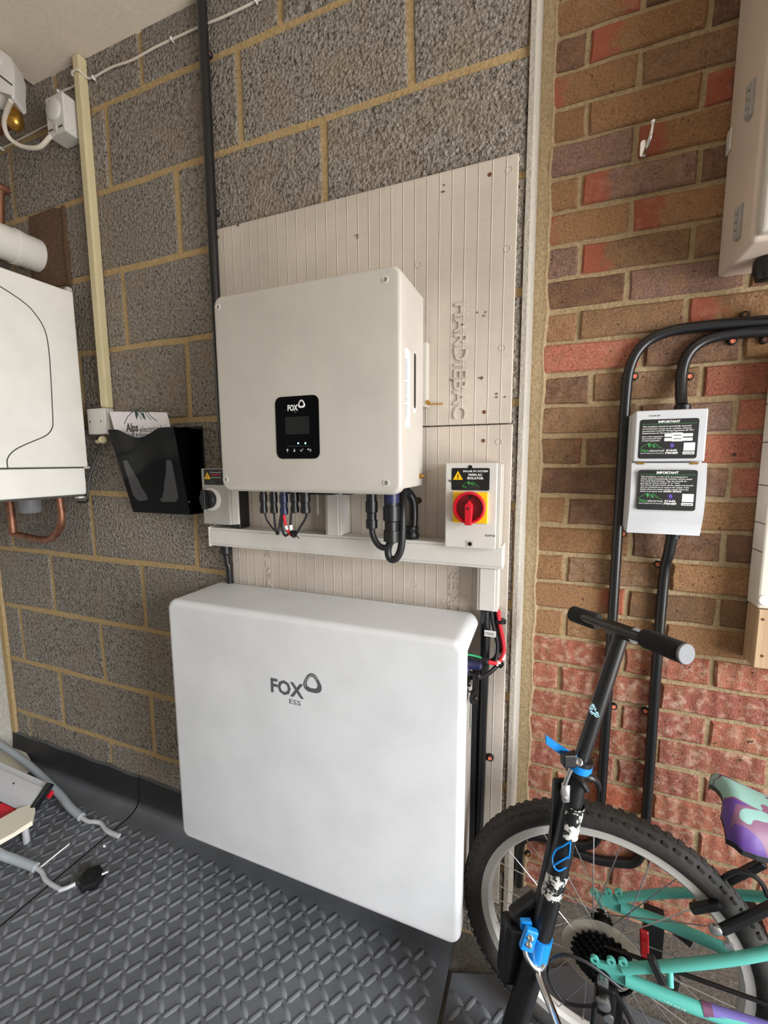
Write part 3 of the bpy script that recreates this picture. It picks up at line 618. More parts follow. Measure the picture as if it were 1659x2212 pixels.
mountains(fl, lab[0].x + .022, zt - .0385, .036, 'green', L1); text('Alps', fl, lab[0].x + .023, zt - .0405, .0055, 'green', L1); text('electrical', fl, lab[0].x + .036, zt - .0405, .0045, 'gink', L1, wfit=.022)
text('Solar & Electrical Solutions', fl, lab[0].x + .022, zt - .0440, .0028, 'gink', L1, wfit=.037)
yp = [at(980, 1062, YI), at(1053, 1131, YI)]; m = MB(); m.prism(fi, [(yp[0].x, yp[1].z), (yp[1].x, yp[1].z), (yp[1].x, yp[0].z), (yp[0].x, yp[0].z)], -.001, .006, .001, 1); yl = m.build('yellow_plate', 'yellow', iso)
kc = at(1013, 1097, YI - .02); kr = .0335
m = MB(); m.lathe((kc.x, YI - .005, kc.z), (0, -1, 0), [(0, kr * .96), (.010, kr), (.018, kr * .99), (.019, kr * .95), (.019, kr * .86), (.010, kr * .83), (.008, kr * .8), (.008, .0001)], 40); rk = m.build('rotary_knob', 'red', iso)
m = MB(); m.lathe((kc.x, YI - .0125, kc.z), (0, -1, 0), [(0, kr * .82), (.0008, kr * .82), (.0008, .0001)], 36); m.build('knob_recess', 'redd', rk)
m = MB(); fk = XZ(kc.x, YI - .013, kc.z); m.prism(fk, [(-.0072, -kr * 1.06), (.0062, -kr * 1.06), (.0085, .006), (0.001, .015), (-.0078, .006)], 0, .016, .002, 2); m.build('handle', 'red', rk)
m = MB(); m.lathe((kc.x - .001, YI - .0288, kc.z - .001), (0, -1, 0), [(0, .0024), (.0005, .0024)], 12); m.build('pin_hole', 'black', rk)
m = MB(); m.prism(fk, rrect(-.002, .019, .004, .024, .001, 2), .0005, .001); m.build('lock_hole', 'labk', rk)
p = at(1015, 1175, YI); m = MB(); m.prism(fi, rrect(p.x - .0075, p.z - .0065, p.x + .0075, p.z + .0075, .001, 2), -.0005, .0008); bs = m.build('screw_boss', 'white', iso)
m = MB(); m.lathe((p.x, YI - .0008, p.z), (0, -1, 0), [(0, .0045), (.0004, .0045)], 14); m.build('screw_recess', 'black', bs)
m = MB(); p = at(1016, 1009, YI); m.lathe((p.x, YI - .0005, p.z), (0, -1, 0), [(0, .0042), (.0008, .0042)], 14); m.build('screw_recess', 'black', iso)
p = at(1048, 1159, YI); text('IS4P40', fi, p.x, p.z, .0068, 'gink', iso, wfit=.020)
p = at(966, 1036, YI); m = MB(); m.prism(fi, [(p.x, p.z), (p.x + .013, p.z - .001), (p.x + .013, p.z - .006), (p.x + .007, p.z - .006)], 0, .0004); m.build('printed_mark', 'gink', iso)

YL = -.066; li = thing('isolator_switch', (-.73, -.0128, 1.05), 'light grey isolator with black rotary knob half hidden behind the inverter', 'isolator')
a0, a1 = at(434, 1012, YL), at(498, 1138, YL)
fbezel(li, 'housing', a0.x, a1.x, 1.0465, a0.z, -.0128, YL, 'greyd', .0)
m = MB(); m.prism(XZ(0, YL + .012, 0), [(a1.x, 1.0465), (a1.x + .021, 1.0485), (a1.x + .021, a0.z - .004), (a1.x, a0.z)], -.04, .004, .001, 1); m.build('side_flange', 'grey', li)
m = MB(); m.box(a1.x + .002, a1.x + .0215, YL + .013, -.0128, 1.0375, a0.z - .01, .001, 1); m.build('rear_box', 'black', li)
l0, l1 = at(440, 1014, YL), at(497, 1048, YL); fq = XZ(0, YL, 0); m = MB(); m.prism(fq, rrect(l0.x, l1.z, l1.x, l0.z, .003, 3), 0, .0006); LL = m.build('warning_label', 'labk', li)
fq2 = XZ(0, YL - .0006, 0); hazard(fq2, l0.x + .0125, l0.z - .026, .021, LL)
text('PV array DC', fq2, l0.x + .023, l0.z - .0095, .0045, 'ink', LL, wfit=.036); text('WARNING', fq2, l0.x + .023, l0.z - .0165, .0055, 'red', LL, wfit=.034, bold=.03); text('contains live parts', fq2, l0.x + .023, l0.z - .0225, .0036, 'ink', LL, wfit=.036)
mountains(fq2, l0.x + .012, l0.z - .040, .03, 'gink', LL)
k0 = at(455, 1078, YL); m = MB(); m.lathe((k0.x + .004, YL, k0.z), (0, -1, 0), [(0, .031), (.004, .031), (.005, .029)], 32); m.build('dial_plate', 'grey', li)
m = MB(); m.lathe((k0.x, YL - .005, k0.z), (0, -1, 0), [(0, .025), (.010, .025), (.013, .022), (.013, .0001)], 32); kn = m.build('rotary_knob', 'black', li)
m = MB(); m.box(k0.x - .006, k0.x + .006, YL - .030, YL - .015, k0.z - .026, k0.z + .026, .003); m.build('grip', 'black', kn)
p = at(466, 1131, YL); m = MB(); m.lathe((p.x, YL, p.z), (0, -1, 0), [(0, .004), (.001, .004), (.0015, .002)], 12); m.build('screw', 'steel', li)

# ================================================================== BATTERY
BX0, BX1, BZ0, BZ1, BY = -.829, -.071, .207, .872, -.200
bat = thing('battery', ((BX0 + BX1) / 2, -.03, BZ0), 'large white wall battery above the floor mat below the trunking', 'battery')
fb = XZ(0, BY, 0)
m = MB(); m.pillow(fb, BX0, BZ0, BX1, BZ1, .026, -.018, 0.0, .014, 6, 8); m.build('front_cover', 'shell', bat, smooth_angle=.6)
# wrap-round top and side sheet (open to the rear)
o_ = rrect(BX0 + .0003, BZ0 + .0003, BX1 - .0003, BZ1 - .0003, .0262, 8); i_ = rrect(BX0 + .0065, BZ0 + .0065, BX1 - .0065, BZ1 - .0065, .020, 8)
m = MB(); n = len(o_); DEP = -.172
def shell_band(m, idx, depths):
    V = {}
    def v(kind, j, d):
        k = (kind, j, d)
        if k not in V: q = (o_ if kind == 'o' else i_)[j % n]; V[k] = m.bm.verts.new(fb.p(q[0], q[1], d))
        return V[k]
    for j in idx:
        k = j + 1; d0, d1 = depths[j % n], depths[k % n]
        m.bm.faces.new((v('o', j, 0 - .012), v('o', k, -.012), v('o', k, d1), v('o', j, d0)))
        m.bm.faces.new((v('i', j, -.012), v('i', j, d0), v('i', k, d1), v('i', k, -.012)))
        m.bm.faces.new((v('o', j, d0), v('o', k, d1), v('i', k, d1), v('i', j, d0)))
        m.bm.faces.new((v('o', j, -.012), v('i', j, -.012), v('i', k, -.012), v('o', k, -.012)))
depths = []
for (x, z) in o_:
    if x > BX1 - .001: depths.append(-.030 if z < BZ1 - .025 else DEP)
    else: depths.append(DEP)
shell_band(m, range(n), depths); m.build('wrap_panel', 'shell', bat, smooth_angle=.5)
m = MB(); m.box(BX0 + .012, BX1 - .009, BY + .017, -.048, BZ0 + .008, .748, .003); m.box(BX0 + .012, BX1 - .06, BY + .017, -.048, .748, BZ1 - .02, .003); bb = m.build('cabinet', 'white', bat)
m = MB(); m.box(BX0 + .03, BX1 + .002, -.046, -.0128, BZ0 + .03, .73, .002); m.build('wall_bracket', 'black', bat)
m = MB(); m.box(BX1 - .0615, BX1 - .058, BY + .03, -.052, .752, .83, .001); m.build('socket_plate', 'navy', bat)
sb = Fr((BX1 - .0088, 0, 0), (0, 1, 0), (0, 0, 1)); m = MB()
for k in range(7): m.strip(sb, [(-.075 + .006 * math.sin(k * 2.1), .70 - k * .012), (-.066 + .004 * math.cos(k), .69 - k * .012), (-.078, .66 - k * .008)], .0012, 0, .0003)
m.build('pen_scribble', 'navy', bat)
text('FOX', fb, -.5195, .687, .047, 'gink', bat, bold=.03, wfit=.088, name='lettering'); ring_logo(fb, -.4065, .7265, .0225, 'gink', bat); text('ESS', fb, -.470, .668, .0155, 'gink', bat, wfit=.030)
# plugs and cables on the battery's right side
def side_plug(y, z, r, L, mat, lab):
    m = MB(); m.lathe((BX1 - .058, y, z), (1, 0, 0), [(0, r), (.02, r), (.02, r * 1.15), (L * .6, r * 1.15), (L * .65, r * .85), (L, r * .8), (L + .003, r * .5)], 14); return m.build('plug', mat, bat)
side_plug(-.150, .795, .012, .055, 'navy', ''); side_plug(-.115, .790, .011, .075, 'navy', ''); side_plug(-.085, .788, .010, .085, 'black', ''); side_plug(-.150, .768, .010, .06, 'black', ''); side_plug(-.110, .765, .010, .072, 'black', '')
m = MB(); m.lathe((BX1 + .003, -.118, .722), (1, -.35, 0), [(0, .015), (.004, .0155), (.006, .0145), (.006, .006), (.008, .006)], 20); dk = m.build('dust_cap', 'black', bat)
m = MB(); m.cyl((BX1 + .007, -.121, .722), (BX1 + .012, -.123, .722), .003, 10); m.build('cap_pin', 'steel', dk)
m = MB(); m.tube([(BX1 - .008, -.135, .75), (BX1 - .002, -.13, .738), (BX1 + .003, -.118, .735)], .002, 6, 4); m.build('cap_tether', 'black', dk)
B = lambda *P: [at(a, b, y) for a, b, y in P]
wire('earth_wire', B((1000, 1412, -.13), (1030, 1418, -.10), (1052, 1426, -.06)), .0022, 'gcable', 'green earth wire leaving the battery on its right side')
wire('power_cable', B((1062, 1318, -.035), (1066, 1350, -.035), (1074, 1385, -.035), (1074, 1410, -.04), (1070, 1430, -.05)), .0046, 'rubber', 'black cable dropping from the short trunking beside the red cable')
rc = wire('power_cable', B((1076, 1318, -.035), (1080, 1350, -.035), (1088, 1395, -.035), (1086, 1415, -.04), (1074, 1432, -.05), (1052, 1430, -.07), (1025, 1434, -.10)), .0046, 'rcable', 'red cable curving from the trunking to the battery plugs')
sleeve(rc, at(1087, 1412, -.037), at(1084, 1425, -.042), .0058); sleeve(rc, at(1078, 1428, -.048), at(1072, 1436, -.05), .0058)
wire('power_cable', B((1070, 1318, -.028), (1074, 1360, -.028), (1082, 1400, -.03), (1082, 1425, -.035), (1062, 1450, -.06), (1040, 1462, -.09), (1018, 1464, -.12)), .0048, 'rubber', 'black cable sweeping down left into the lower battery plug')
m = MB(); p = at(1075, 1430, -.04); m.lathe(p, (.5, 0, .8), [(-.004, .012), (-.004, .0145), (.004, .0145), (.004, .012)], 14); m.box(p.x - .018, p.x - .01, p.y - .006, p.y + .002, p.z - .002, p.z + .005, .001); tag(m.build('cable_tie', 'black'), 'black cable tie round the red and black cables beside the battery', 'cable tie')
m = MB(); p = at(1081, 1341, -.03); m.lathe(p, (.1, 0, 1), [(-.003, .010), (-.003, .013), (.003, .013), (.003, .010)], 14); m.box(p.x, p.x + .012, p.y - .01, p.y - .002, p.z - .003, p.z + .004, .001); tag(m.build('cable_tie', 'black'), 'black cable tie just below the short vertical trunking', 'cable tie')
m = MB(); p = at(1058, 1369, -.050); m.box(p.x - .012, p.x + .013, -.0505, -.049, p.z - .007, p.z + .007, .0004, 1); ct = tag(m.build('cable_tag', 'ink'), 'small white paper tag wrapped on the black conduit beside the battery', 'tag')
m = MB(); ft = XZ(p.x, -.0505, p.z)
for z in (.002, -.0015): m.strip(ft, [(-.009, z), (.009, z)], .0011)
m.build('fine_print', 'dink', ct)
cdn = wire('conduit', B((1049, 1318, -.034), (1048, 1400, -.032), (1042, 1560, -.030), (1038, 1700, -.030), (1030, 1900, -.030)), .0105, 'conduit', 'black vertical conduit from the short trunking down behind the battery edge', 'conduit', seg=12)
clip(1059, 1634, -.0125, 'black clip with orange screw on the board low beside the battery', .0085, dx=-.014)

# ================================================================== LEFT SIDE
# cream mini trunking + junction box
ct_ = thing('cable_trunking', (-1.232, 0, 1.385), 'tall cream plastic mini trunking running from the junction box to the ceiling', 'trunking')
m = MB(); m.box(-1.252, -1.226, -.023, .0, 1.386, CEIL - .006, .003, 2); m.build('channel', 'cream', ct_)
m = MB(); m.box(-1.250, -1.228, -.0255, -.022, 1.390, CEIL - .008, .001, 1); m.build('lid', 'cream', ct_)
jb = thing('junction_box', (-1.268, 0, 1.303), 'small square white junction box below the cream trunking', 'box')
m = MB(); m.box(-1.307, -1.225, -.024, 0, 1.304, 1.385, .004, 2); m.build('base', 'grey', jb)
m = MB(); m.box(-1.306, -1.226, -.032, -.024, 1.305, 1.384, .002, 2); lid = m.build('cover', 'grey', jb)
for x in (-1.298, -1.250): 
    m = MB(); m.lathe((x + .004, -.032, 1.344), (0, -1, 0), [(0, .0028), (.0003, .0028)], 10); m.build('screw', 'black', lid)
m = MB(); m.lathe((-1.262, -.02, 1.285), (1, -.6, .2), [(0, .010), (.008, .012), (.016, .012), (.02, .008)], 10); m.lathe((-1.288, -.02, 1.282), (1, 0, .1), [(0, .006), (.02, .008)], 8); tag(m.build('cable_gland', 'cream'), 'white cable gland just under the square junction box', 'gland')
wire('power_cable', [(-1.262, -.02, 1.292), (-1.268, -.03, 1.25), (-1.288, -.05, 1.18), (-1.292, -.06, 1.12), (-1.30, -.06, 1.094), (-1.34, -.06, 1.09)], .0036, 'rubber', 'black flex from the junction box down behind the boiler edge', seg=8)
# thermostat
th = thing('thermostat', (-1.30, 0, 2.16), 'white frost thermostat with a round dial beside the cream trunking', 'thermostat')
m = MB(); m.box(-1.338, -1.262, -.055, 0, 2.160, 2.262, .004, 2); m.build('case', 'grey', th)
m = MB(); m.lathe((-1.300, -.055, 2.222), (0, -1, 0), [(0, .028), (.006, .0275), (.008, .025), (.008, .0001)], 32); m.build('dial', 'grey', th)
m = MB(); m.box(-1.330, -1.312, -.0562, -.054, 2.172, 2.176); m.box(-1.288, -1.270, -.0562, -.054, 2.172, 2.176); m.build('vent_slot', 'groove', th)
m = MB(); m.box(-1.304, -1.296, -.0575, -.054, 2.164, 2.188, .001, 1); m.build('pointer', 'white', th)
# motorised valve head with brass body
vh = thing('valve_head', (-1.52, -.10, 2.10), 'grey-white motorised valve head at the upper left under the ceiling edge', 'valve')
fv = Fr(at(8, 172, -.11), (.86, .50, 0), (-.16, .05, .98))
m = MB(); m.prism(fv, [(-.07, -.04), (-.02, -.066), (.004, -.050), (.034, -.072), (.042, -.066), (.040, -.03), (.042, .012), (.032, .046), (.006, .066), (-.04, .066), (-.072, .04)], -.025, .025, .006, 3); m.build('housing', 'grey', vh, smooth_angle=.6)
m = MB(); m.lathe(fv.p(-.008, .034, .024), fv.n, [(0, .024), (.003, .023), (.005, .019)], 24); m.build('raised_disc', 'grey', vh)
m = MB(); m.strip(fv, [(-.012, .0), (.010, -.016), (.036, -.036)], .004, .024, .0265); m.strip(fv, [(-.022, -.024), (-.004, -.026)], .003, .024, .026); m.strip(fv, [(-.016, .034), (-.010, .028)], .004, .026, .030); m.build('slot', 'groove', vh)
m = MB(); m.lathe(at(32, 254, -.085), (0, 0, 1), [(-.034, .001), (-.030, .014), (-.02, .020), (-.008, .022), (.008, .019), (.02, .018), (.05, .018)], 20); m.build('valve_body', 'brass', vh, smooth_angle=1.2)
m = MB(); q = at(32, 258, -.085); m.tube([q + Vector((-.16, 0, -.01)), q], .014, 14); m.build('pipe_stub', 'copper', vh)
wire('flex_cable', [at(24, 218, -.12), at(12, 248, -.11), at(10, 275, -.10), at(22, 300, -.085), (at(50, 317, -.07)), at(85, 318, -.06), at(108, 296, -.052), (-1.327, -.045, 2.168)], .0062, 'cable', 'thick white flex looping from the valve head to the thermostat', seg=10)
# thin white cable along the wall
tc_pts = [(-.02, -.004, 2.315), at(620, -30, -.004), at(553, 3, -.004), at(480, 38, -.004), at(445, 52, -.004), at(372, 85, -.004), at(330, 105, -.004), at(285, 130, -.004), at(240, 146, -.004), at(200, 168, -.004), (-1.2225, -.010, 2.318), (-1.2235, -.0275, 2.322), (-1.239, -.0295, 2.325), (-1.254, -.0275, 2.322), (-1.257, -.010, 2.317), (-1.285, -.004, 2.315), at(128, 200, -.004), at(118, 210, -.004)]
tcb = wire('thin_cable', tc_pts, .0028, 'cable', 'thin white cable clipped along the block wall below the ceiling', sn=4)
wire('thin_cable', [at(106, 268, -.004), at(60, 292, -.004), at(2, 322, -.004), at(-30, 336, -.004)], .0022, 'cable', 'thin white cable leaving the thermostat to the left', sn=4)
for px, py, lab in ((553, 3, 'white nail clip on the thin cable right of the tall black conduit'), (371, 85, 'white nail clip on the thin cable between cream trunking and black conduit'), (202, 168, 'white nail clip just right of the cream trunking top'), (127, 198, 'white nail clip just above the frost thermostat'), (4, 321, 'white nail clip on the thin cable at the left photo edge')):
    p = at(px, py, -.003); o = thing('cable_clip', p, lab, 'clip', 'white nail clips')
    m = MB(); m.box(p.x - .003, p.x + .003, -.008, 0.002, p.z - .006, p.z + .004, .001, 1); m.build('saddle', 'ink', o); m = MB(); m.cyl((p.x, -.009, p.z - .006), (p.x, .001, p.z - .006), .002, 8); m.build('nail', 'steel', o)
# black conduit above the inverter
wire('conduit', [(-.787, -.016, 2.45), (-.785, -.016, 2.3), (-.785, -.016, 2.0), (-.785, -.017, 1.8), (-.785, -.018, 1.56), (-.783, -.018, 1.30), (-.775, -.020, 1.20)], .0125, 'conduit', 'tall black conduit left of the inverter rising to the ceiling', 'conduit', seg=14)
clip(455, 121, -.0005, 'upper black clip with orange screw on the tall conduit above the board', .0085, dx=-.010)
clip(470, 462, -.0005, 'lower black clip with orange screw on the tall conduit at the board corner', .0085, dx=-.010)

# boiler on the left
XB = -1.30
boi = thing('boiler', (-1.49, -.30, 1.11), 'white wall boiler at the left with a curved outline on its front', 'boiler')
bY0, bY1 = -.47, -.046
m = MB(); m.box(-1.68, XB, bY0, bY1, 1.203, 1.728, .004, 3); m.build('casing', 'white2', boi)
m = MB(); m.box(-1.67, XB - .001, bY0 + .004, bY1 - .010, 1.117, 1.199, .004, 3); m.build('control_flap', 'white2', boi)
m = MB(); m.box(-1.66, XB - .012, bY0 + .012, bY1 - .004, 1.110, 1.206, .002); m.build('inner_chassis', 'groove', boi)
m = MB(); m.box(XB - .006, XB + .0015, bY1 - .012, bY1 + .006, 1.197, 1.204, .001, 1); m.build('hinge_tab', 'white', boi); m = MB(); m.box(XB - .02, XB - .004, bY1 - .014, bY1 + .002, 1.722, 1.742, .003, 1); m.build('hinge_tab', 'white', boi)
m = MB(); m.box(-1.66, -1.32, bY1 - .002, bY1 + .012, 1.70, 1.745, .003); m.build('top_rail', 'greyd', boi)
fbo = Fr((XB, 0, 0), (0, 1, 0), (0, 0, 1))
ol = [(-.32, 1.702), (-.245, 1.680), (-.185, 1.655), (-.158, 1.632), (-.137, 1.595), (-.131, 1.54), (-.133, 1.45), (-.138, 1.34), (-.142, 1.318), (-.152, 1.302), (-.170, 1.289), (-.225, 1.262), (-.250, 1.244), (-.262, 1.225), (-.263, 1.204)]
olS = [(v.x, v.y) for v in smooth([Vector((a, b, 0)) for a, b in ol], 4)]
m = MB(); m.strip(fbo, olS, .0030, -.0005, .0006); m.build('door_seam', 'groove', boi)
m = MB(); m.prism(fbo, [(-.46, 1.702)] + olS + [(-.46, 1.204)], -.001, .0004); m.build('door_panel', 'white2', boi)
m = MB(); m.box(-1.80, -1.66, -.40, -.10, 1.25, 1.70, .003); m.box(-1.952, -1.79, -.40, -.34, 1.28, 1.34).box(-1.952, -1.79, -.16, -.10, 1.28, 1.34).box(-1.952, -1.79, -.40, -.34, 1.6, 1.66).box(-1.952, -1.79, -.16, -.10, 1.6, 1.66); m.build('stand_off_frame', 'greyd', boi)
# flue
fl_ = thing('flue_pipe', (-1.515, -.20, 1.83), 'white round boiler flue pipe entering the block wall above the boiler', 'pipe')
m = MB(); m.lathe((-1.520, .002, 1.887), (0, -1, 0), [(0, .050), (.06, .050), (.06, .0525), (.075, .0525), (.075, .050), (.46, .050)], 36); m.build('pipe', 'white2', fl_)
m = MB(); m.lathe((-1.520, -.46, 1.82), (0, 0, 1), [(-.09, .056), (.02, .056), (.10, .052), (.11, .03)], 30); m.build('elbow', 'white2', fl_)
p = at(5, 565, -.10); m = MB(); m.lathe((-1.470, -.19, 1.872), (1, 0, 0), [(-.003, .004), (.004, .004), (.005, .002)], 10); m.build('screw', 'steel', fl_)
# copper pipes
wire('copper_pipe', [at(22, 1055, -.07), at(20, 1075, -.07), at(25, 1120, -.07), at(28, 1150, -.07)], .0125, 'copper', 'straight copper pipe stub under the boiler, on the left', 'pipe', seg=14)
wire('copper_pipe', [at(126, 1050, -.06), at(128, 1075, -.06), at(133, 1110, -.06), at(131, 1135, -.06), at(118, 1157, -.06), at(98, 1166, -.06), at(70, 1162, -.06), at(26, 1152, -.06)], .0115, 'copper', 'copper pipe bending in a U beneath the boiler', 'pipe', sn=5, seg=14)
m = MB(); q = at(65, 1090, -.10); m.lathe(q + Vector((0, 0, .035)), (0, 0, -1), [(0, .036), (.02, .036), (.02, .032), (.055, .030), (.062, .024)], 24); tag(m.build('condensate_trap', simple('grey_trap', (120, 120, 124), .5)), 'grey plastic condensate trap under the boiler between copper pipes', 'trap')
m = MB(); q = at(174, 1072, -.06); m.box(q.x - .012, q.x + .008, q.y - .01, q.y + .01, q.z - .006, q.z + .006, .002); tag(m.build('flex_clamp', 'ink'), 'small white cord clamp below the boiler corner', 'clamp')
m = MB(); q = at(2, 405, -.02); m.lathe(q, (0, -1, 0), [(-.02, .012), (.004, .014), (.012, .012), (.016, .006)], 14); m.tube([q + Vector((-.002, 0, 0)), q + Vector((-.02, -.004, -.14)), q + Vector((-.03, -.004, -.22))], .011, 12, 4); tag(m.build('pipe_fitting', 'copper'), 'brass and copper pipe fitting on the wall above the flue', 'fitting')

# leaflet holder and leaflet
ho = thing('leaflet_holder', (-1.02, 0, 1.066), 'glossy black wall leaflet holder left of the inverter', 'holder')
T0, T1, B0, B1 = at(233, 928, -.078), at(375, 922, -.078), at(288, 1106, -.036), at(411, 1112, -.036)
m = MB(); m.box(-1.160, -.870, -.006, -.001, 1.066, 1.318, .0015, 1); m.build('back_plate', 'gloss', ho)
# pocket front with scooped top edge
m = MB(); NX = 14; th_ = .003
def pf(u, v, off):
    top = T0.lerp(T1, u); sc = .026 * (math.sin(PI * min(1, max(0, (u - .12) / .70))) ** 1.5 if .12 < u < .82 else 0); top = top + Vector((0, 0, -sc)); bot = B0.lerp(B1, u); q = top.lerp(bot, v); return q + Vector((0, off, 0))
g = [[[m.bm.verts.new(pf(i / NX, j / 3, o)) for o in (0, th_)] for j in range(4)] for i in range(NX + 1)]
for i in range(NX):
    for j in range(3):
        m.bm.faces.new((g[i][j][0], g[i + 1][j][0], g[i + 1][j + 1][0], g[i][j + 1][0])); m.bm.faces.new((g[i][j][1], g[i][j + 1][1], g[i + 1][j + 1][1], g[i + 1][j][1]))
    for j in (0, 3): m.bm.faces.new((g[i][j][0], g[i][j][1], g[i + 1][j][1], g[i + 1][j][0]))
for j in range(3):
    for i in (0, NX): m.bm.faces.new((g[i][j][0], g[i][j + 1][0], g[i][j + 1][1], g[i][j][1]))
m.build('pocket_front', 'gloss', ho)
m = MB()
for (tx, bx) in ((T1, B1), (T0, B0)):
    m = MB()
    wv = Vector((tx.x, -.002, T1.z)), Vector((bx.x if tx is T0 else tx.x, -.002, B1.z)); s1 = [tx, bx, wv[1], wv[0]]; off = Vector((-.003 if tx is T1 else .003, 0, 0))
    a = [m.bm.verts.new(q) for q in s1]; b = [m.bm.verts.new(q + off) for q in s1]
    m.bm.faces.new(a); m.bm.faces.new(list(reversed(b)))
    for k in range(4): m.bm.faces.new((a[k], b[k], b[(k + 1) % 4], a[(k + 1) % 4]))
    m.build('pocket_side', 'gloss', ho)
m = MB(); a = [m.bm.verts.new(q) for q in (B0, B1, Vector((B1.x, -.002, B1.z)), Vector((B0.x, -.002, B0.z)))]; b = [m.bm.verts.new(v.co + Vector((0, 0, .003))) for v in a]; m.bm.faces.new(a); m.bm.faces.new(list(reversed(b)))
for k in range(4): m.bm.faces.new((a[k], b[k], b[(k + 1) % 4], a[(k + 1) % 4]))
m.build('pocket_base', 'gloss', ho)
frp = Fr(B0, (B1 - B0), (T0 + (T1 - T0) * .5 - (B0 + B1) / 2)); 
nrm = (B1 - B0).cross(T0 - B0).normalized(); nrm = nrm if nrm.y < 0 else -nrm
m = MB()
for poly in (((266, 996), (274, 993), (284, 1010), (318, 1072), (320, 1080), (300, 1082), (288, 1070)), ((360, 994), (370, 994), (374, 1010), (386, 1075), (380, 1084), (350, 1084), (345, 1076), (358, 1030))):
    pts = []
    for px, py in poly:
        d = ray(px, py); tt = ((B0 - CAM).dot(nrm)) / d.dot(nrm); pts.append(CAM + d * tt)
    a = [m.bm.verts.new(q + nrm * .0008) for q in pts]; b = [m.bm.verts.new(q) for q in pts]; m.bm.faces.new(a); m.bm.faces.new(list(reversed(b)))
    for k in range(len(a)): m.bm.faces.new((a[k], a[(k + 1) % len(a)], b[(k + 1) % len(a)], b[k]))
m.build('grey_window', 'smoke', ho)
YC = -.038; c0, c1 = at(237, 889, YC), at(360, 891, YC); lf = thing('leaflet', (c0.x + .1, YC, 1.09), 'white leaflet with a dark mountain logo standing in the black holder', 'leaflet')
fr_ = XZ(0, YC, 0); m = MB(); m.prism(fr_, [(c0.x + .075, 1.10), (-.898, 1.10), (-.962, c1.z), (c0.x, c0.z), (c0.x + .020, c0.z - .075)], 0, .0010); m.build('sheet', 'paper', lf)
fz = XZ(0, YC - .0010, 0); l0_ = at(271, 924, YC)
mountains(fz, l0_.x - .002, l0_.z + .012, .135, 'teal_ink', lf)
text('Alps', fz, at(274, 931, YC).x, at(274, 931, YC).z - .002, .034, 'dink', lf, bold=.03, wfit=.050); text('electrical', fz, at(302, 932, YC).x, at(302, 932, YC).z - .002, .024, 'dink', lf, wfit=.085)
text('Solar & Electrical Solutions', fz, at(277, 941, YC).x, at(277, 941, YC).z - .003, .013, 'dink', lf, wfit=.155)

# ================================================================== RIGHT SIDE, ON THE BRICK WALL
YE = .088
def apply_curve(px, py): return at(px, py, YE)
enc = thing('consumer_unit', (.29, YB, 1.055), 'small white two-part consumer unit with black IMPORTANT stickers on the brick wall', 'enclosure')
e0, e1 = at(1374, 888, YE), at(1522, 997, YE); EX0, EX1, EZ1 = e0.x, e1.x, e0.z; EZm = 1.2085
m = MB(); m.box(EX0 - .001, EX1 + .001, YE + .02, YB, 1.058, EZ1 - .002, .003); m.build('back_box', 'white3', enc)
m = MB(); m.box(EX0, EX1, YE, YE + .03, EZm + .003, EZ1, .003); m.build('upper_cover', 'white3', enc)
# lower flap: curved outwards
lowp = [at(1362, 1003, .080), at(1521, 1003, .080), at(1352, 1153, .080), at(1505, 1155, .080)]
m = MB(); pr = []; NS = 10; ZL = 1.056
for k in range(NS + 1):
    t_ = k / NS; z = EZm - (EZm - ZL) * t_; bul = .008 * math.sin(PI * min(1, t_ * 1.1)) if t_ < .9 else .002; pr.append((YE - .006 - bul * .8 + (.010 * max(0, t_ - .75) / .25), z))
ff = Fr((EX0 - .003, 0, 0), (0, 1, 0), (0, 0, 1)); pol = [(y, z) for y, z in pr] + [(YE + .03, ZL), (YE + .03, EZm)]
m.prism(ff, pol, 0.0, EX1 - EX0 + .006, .001, 1); flap = m.build('lower_flap', 'white3', enc, smooth_angle=.5)
for px in (1384, 1500):
    p = at(px, 1001, YE - .007); m = MB(); m.box(p.x - .007, p.x + .007, YE - .009, YE, p.z - .002, p.z + .002, .0006, 1); m.build('hinge_pin', 'brass', enc)
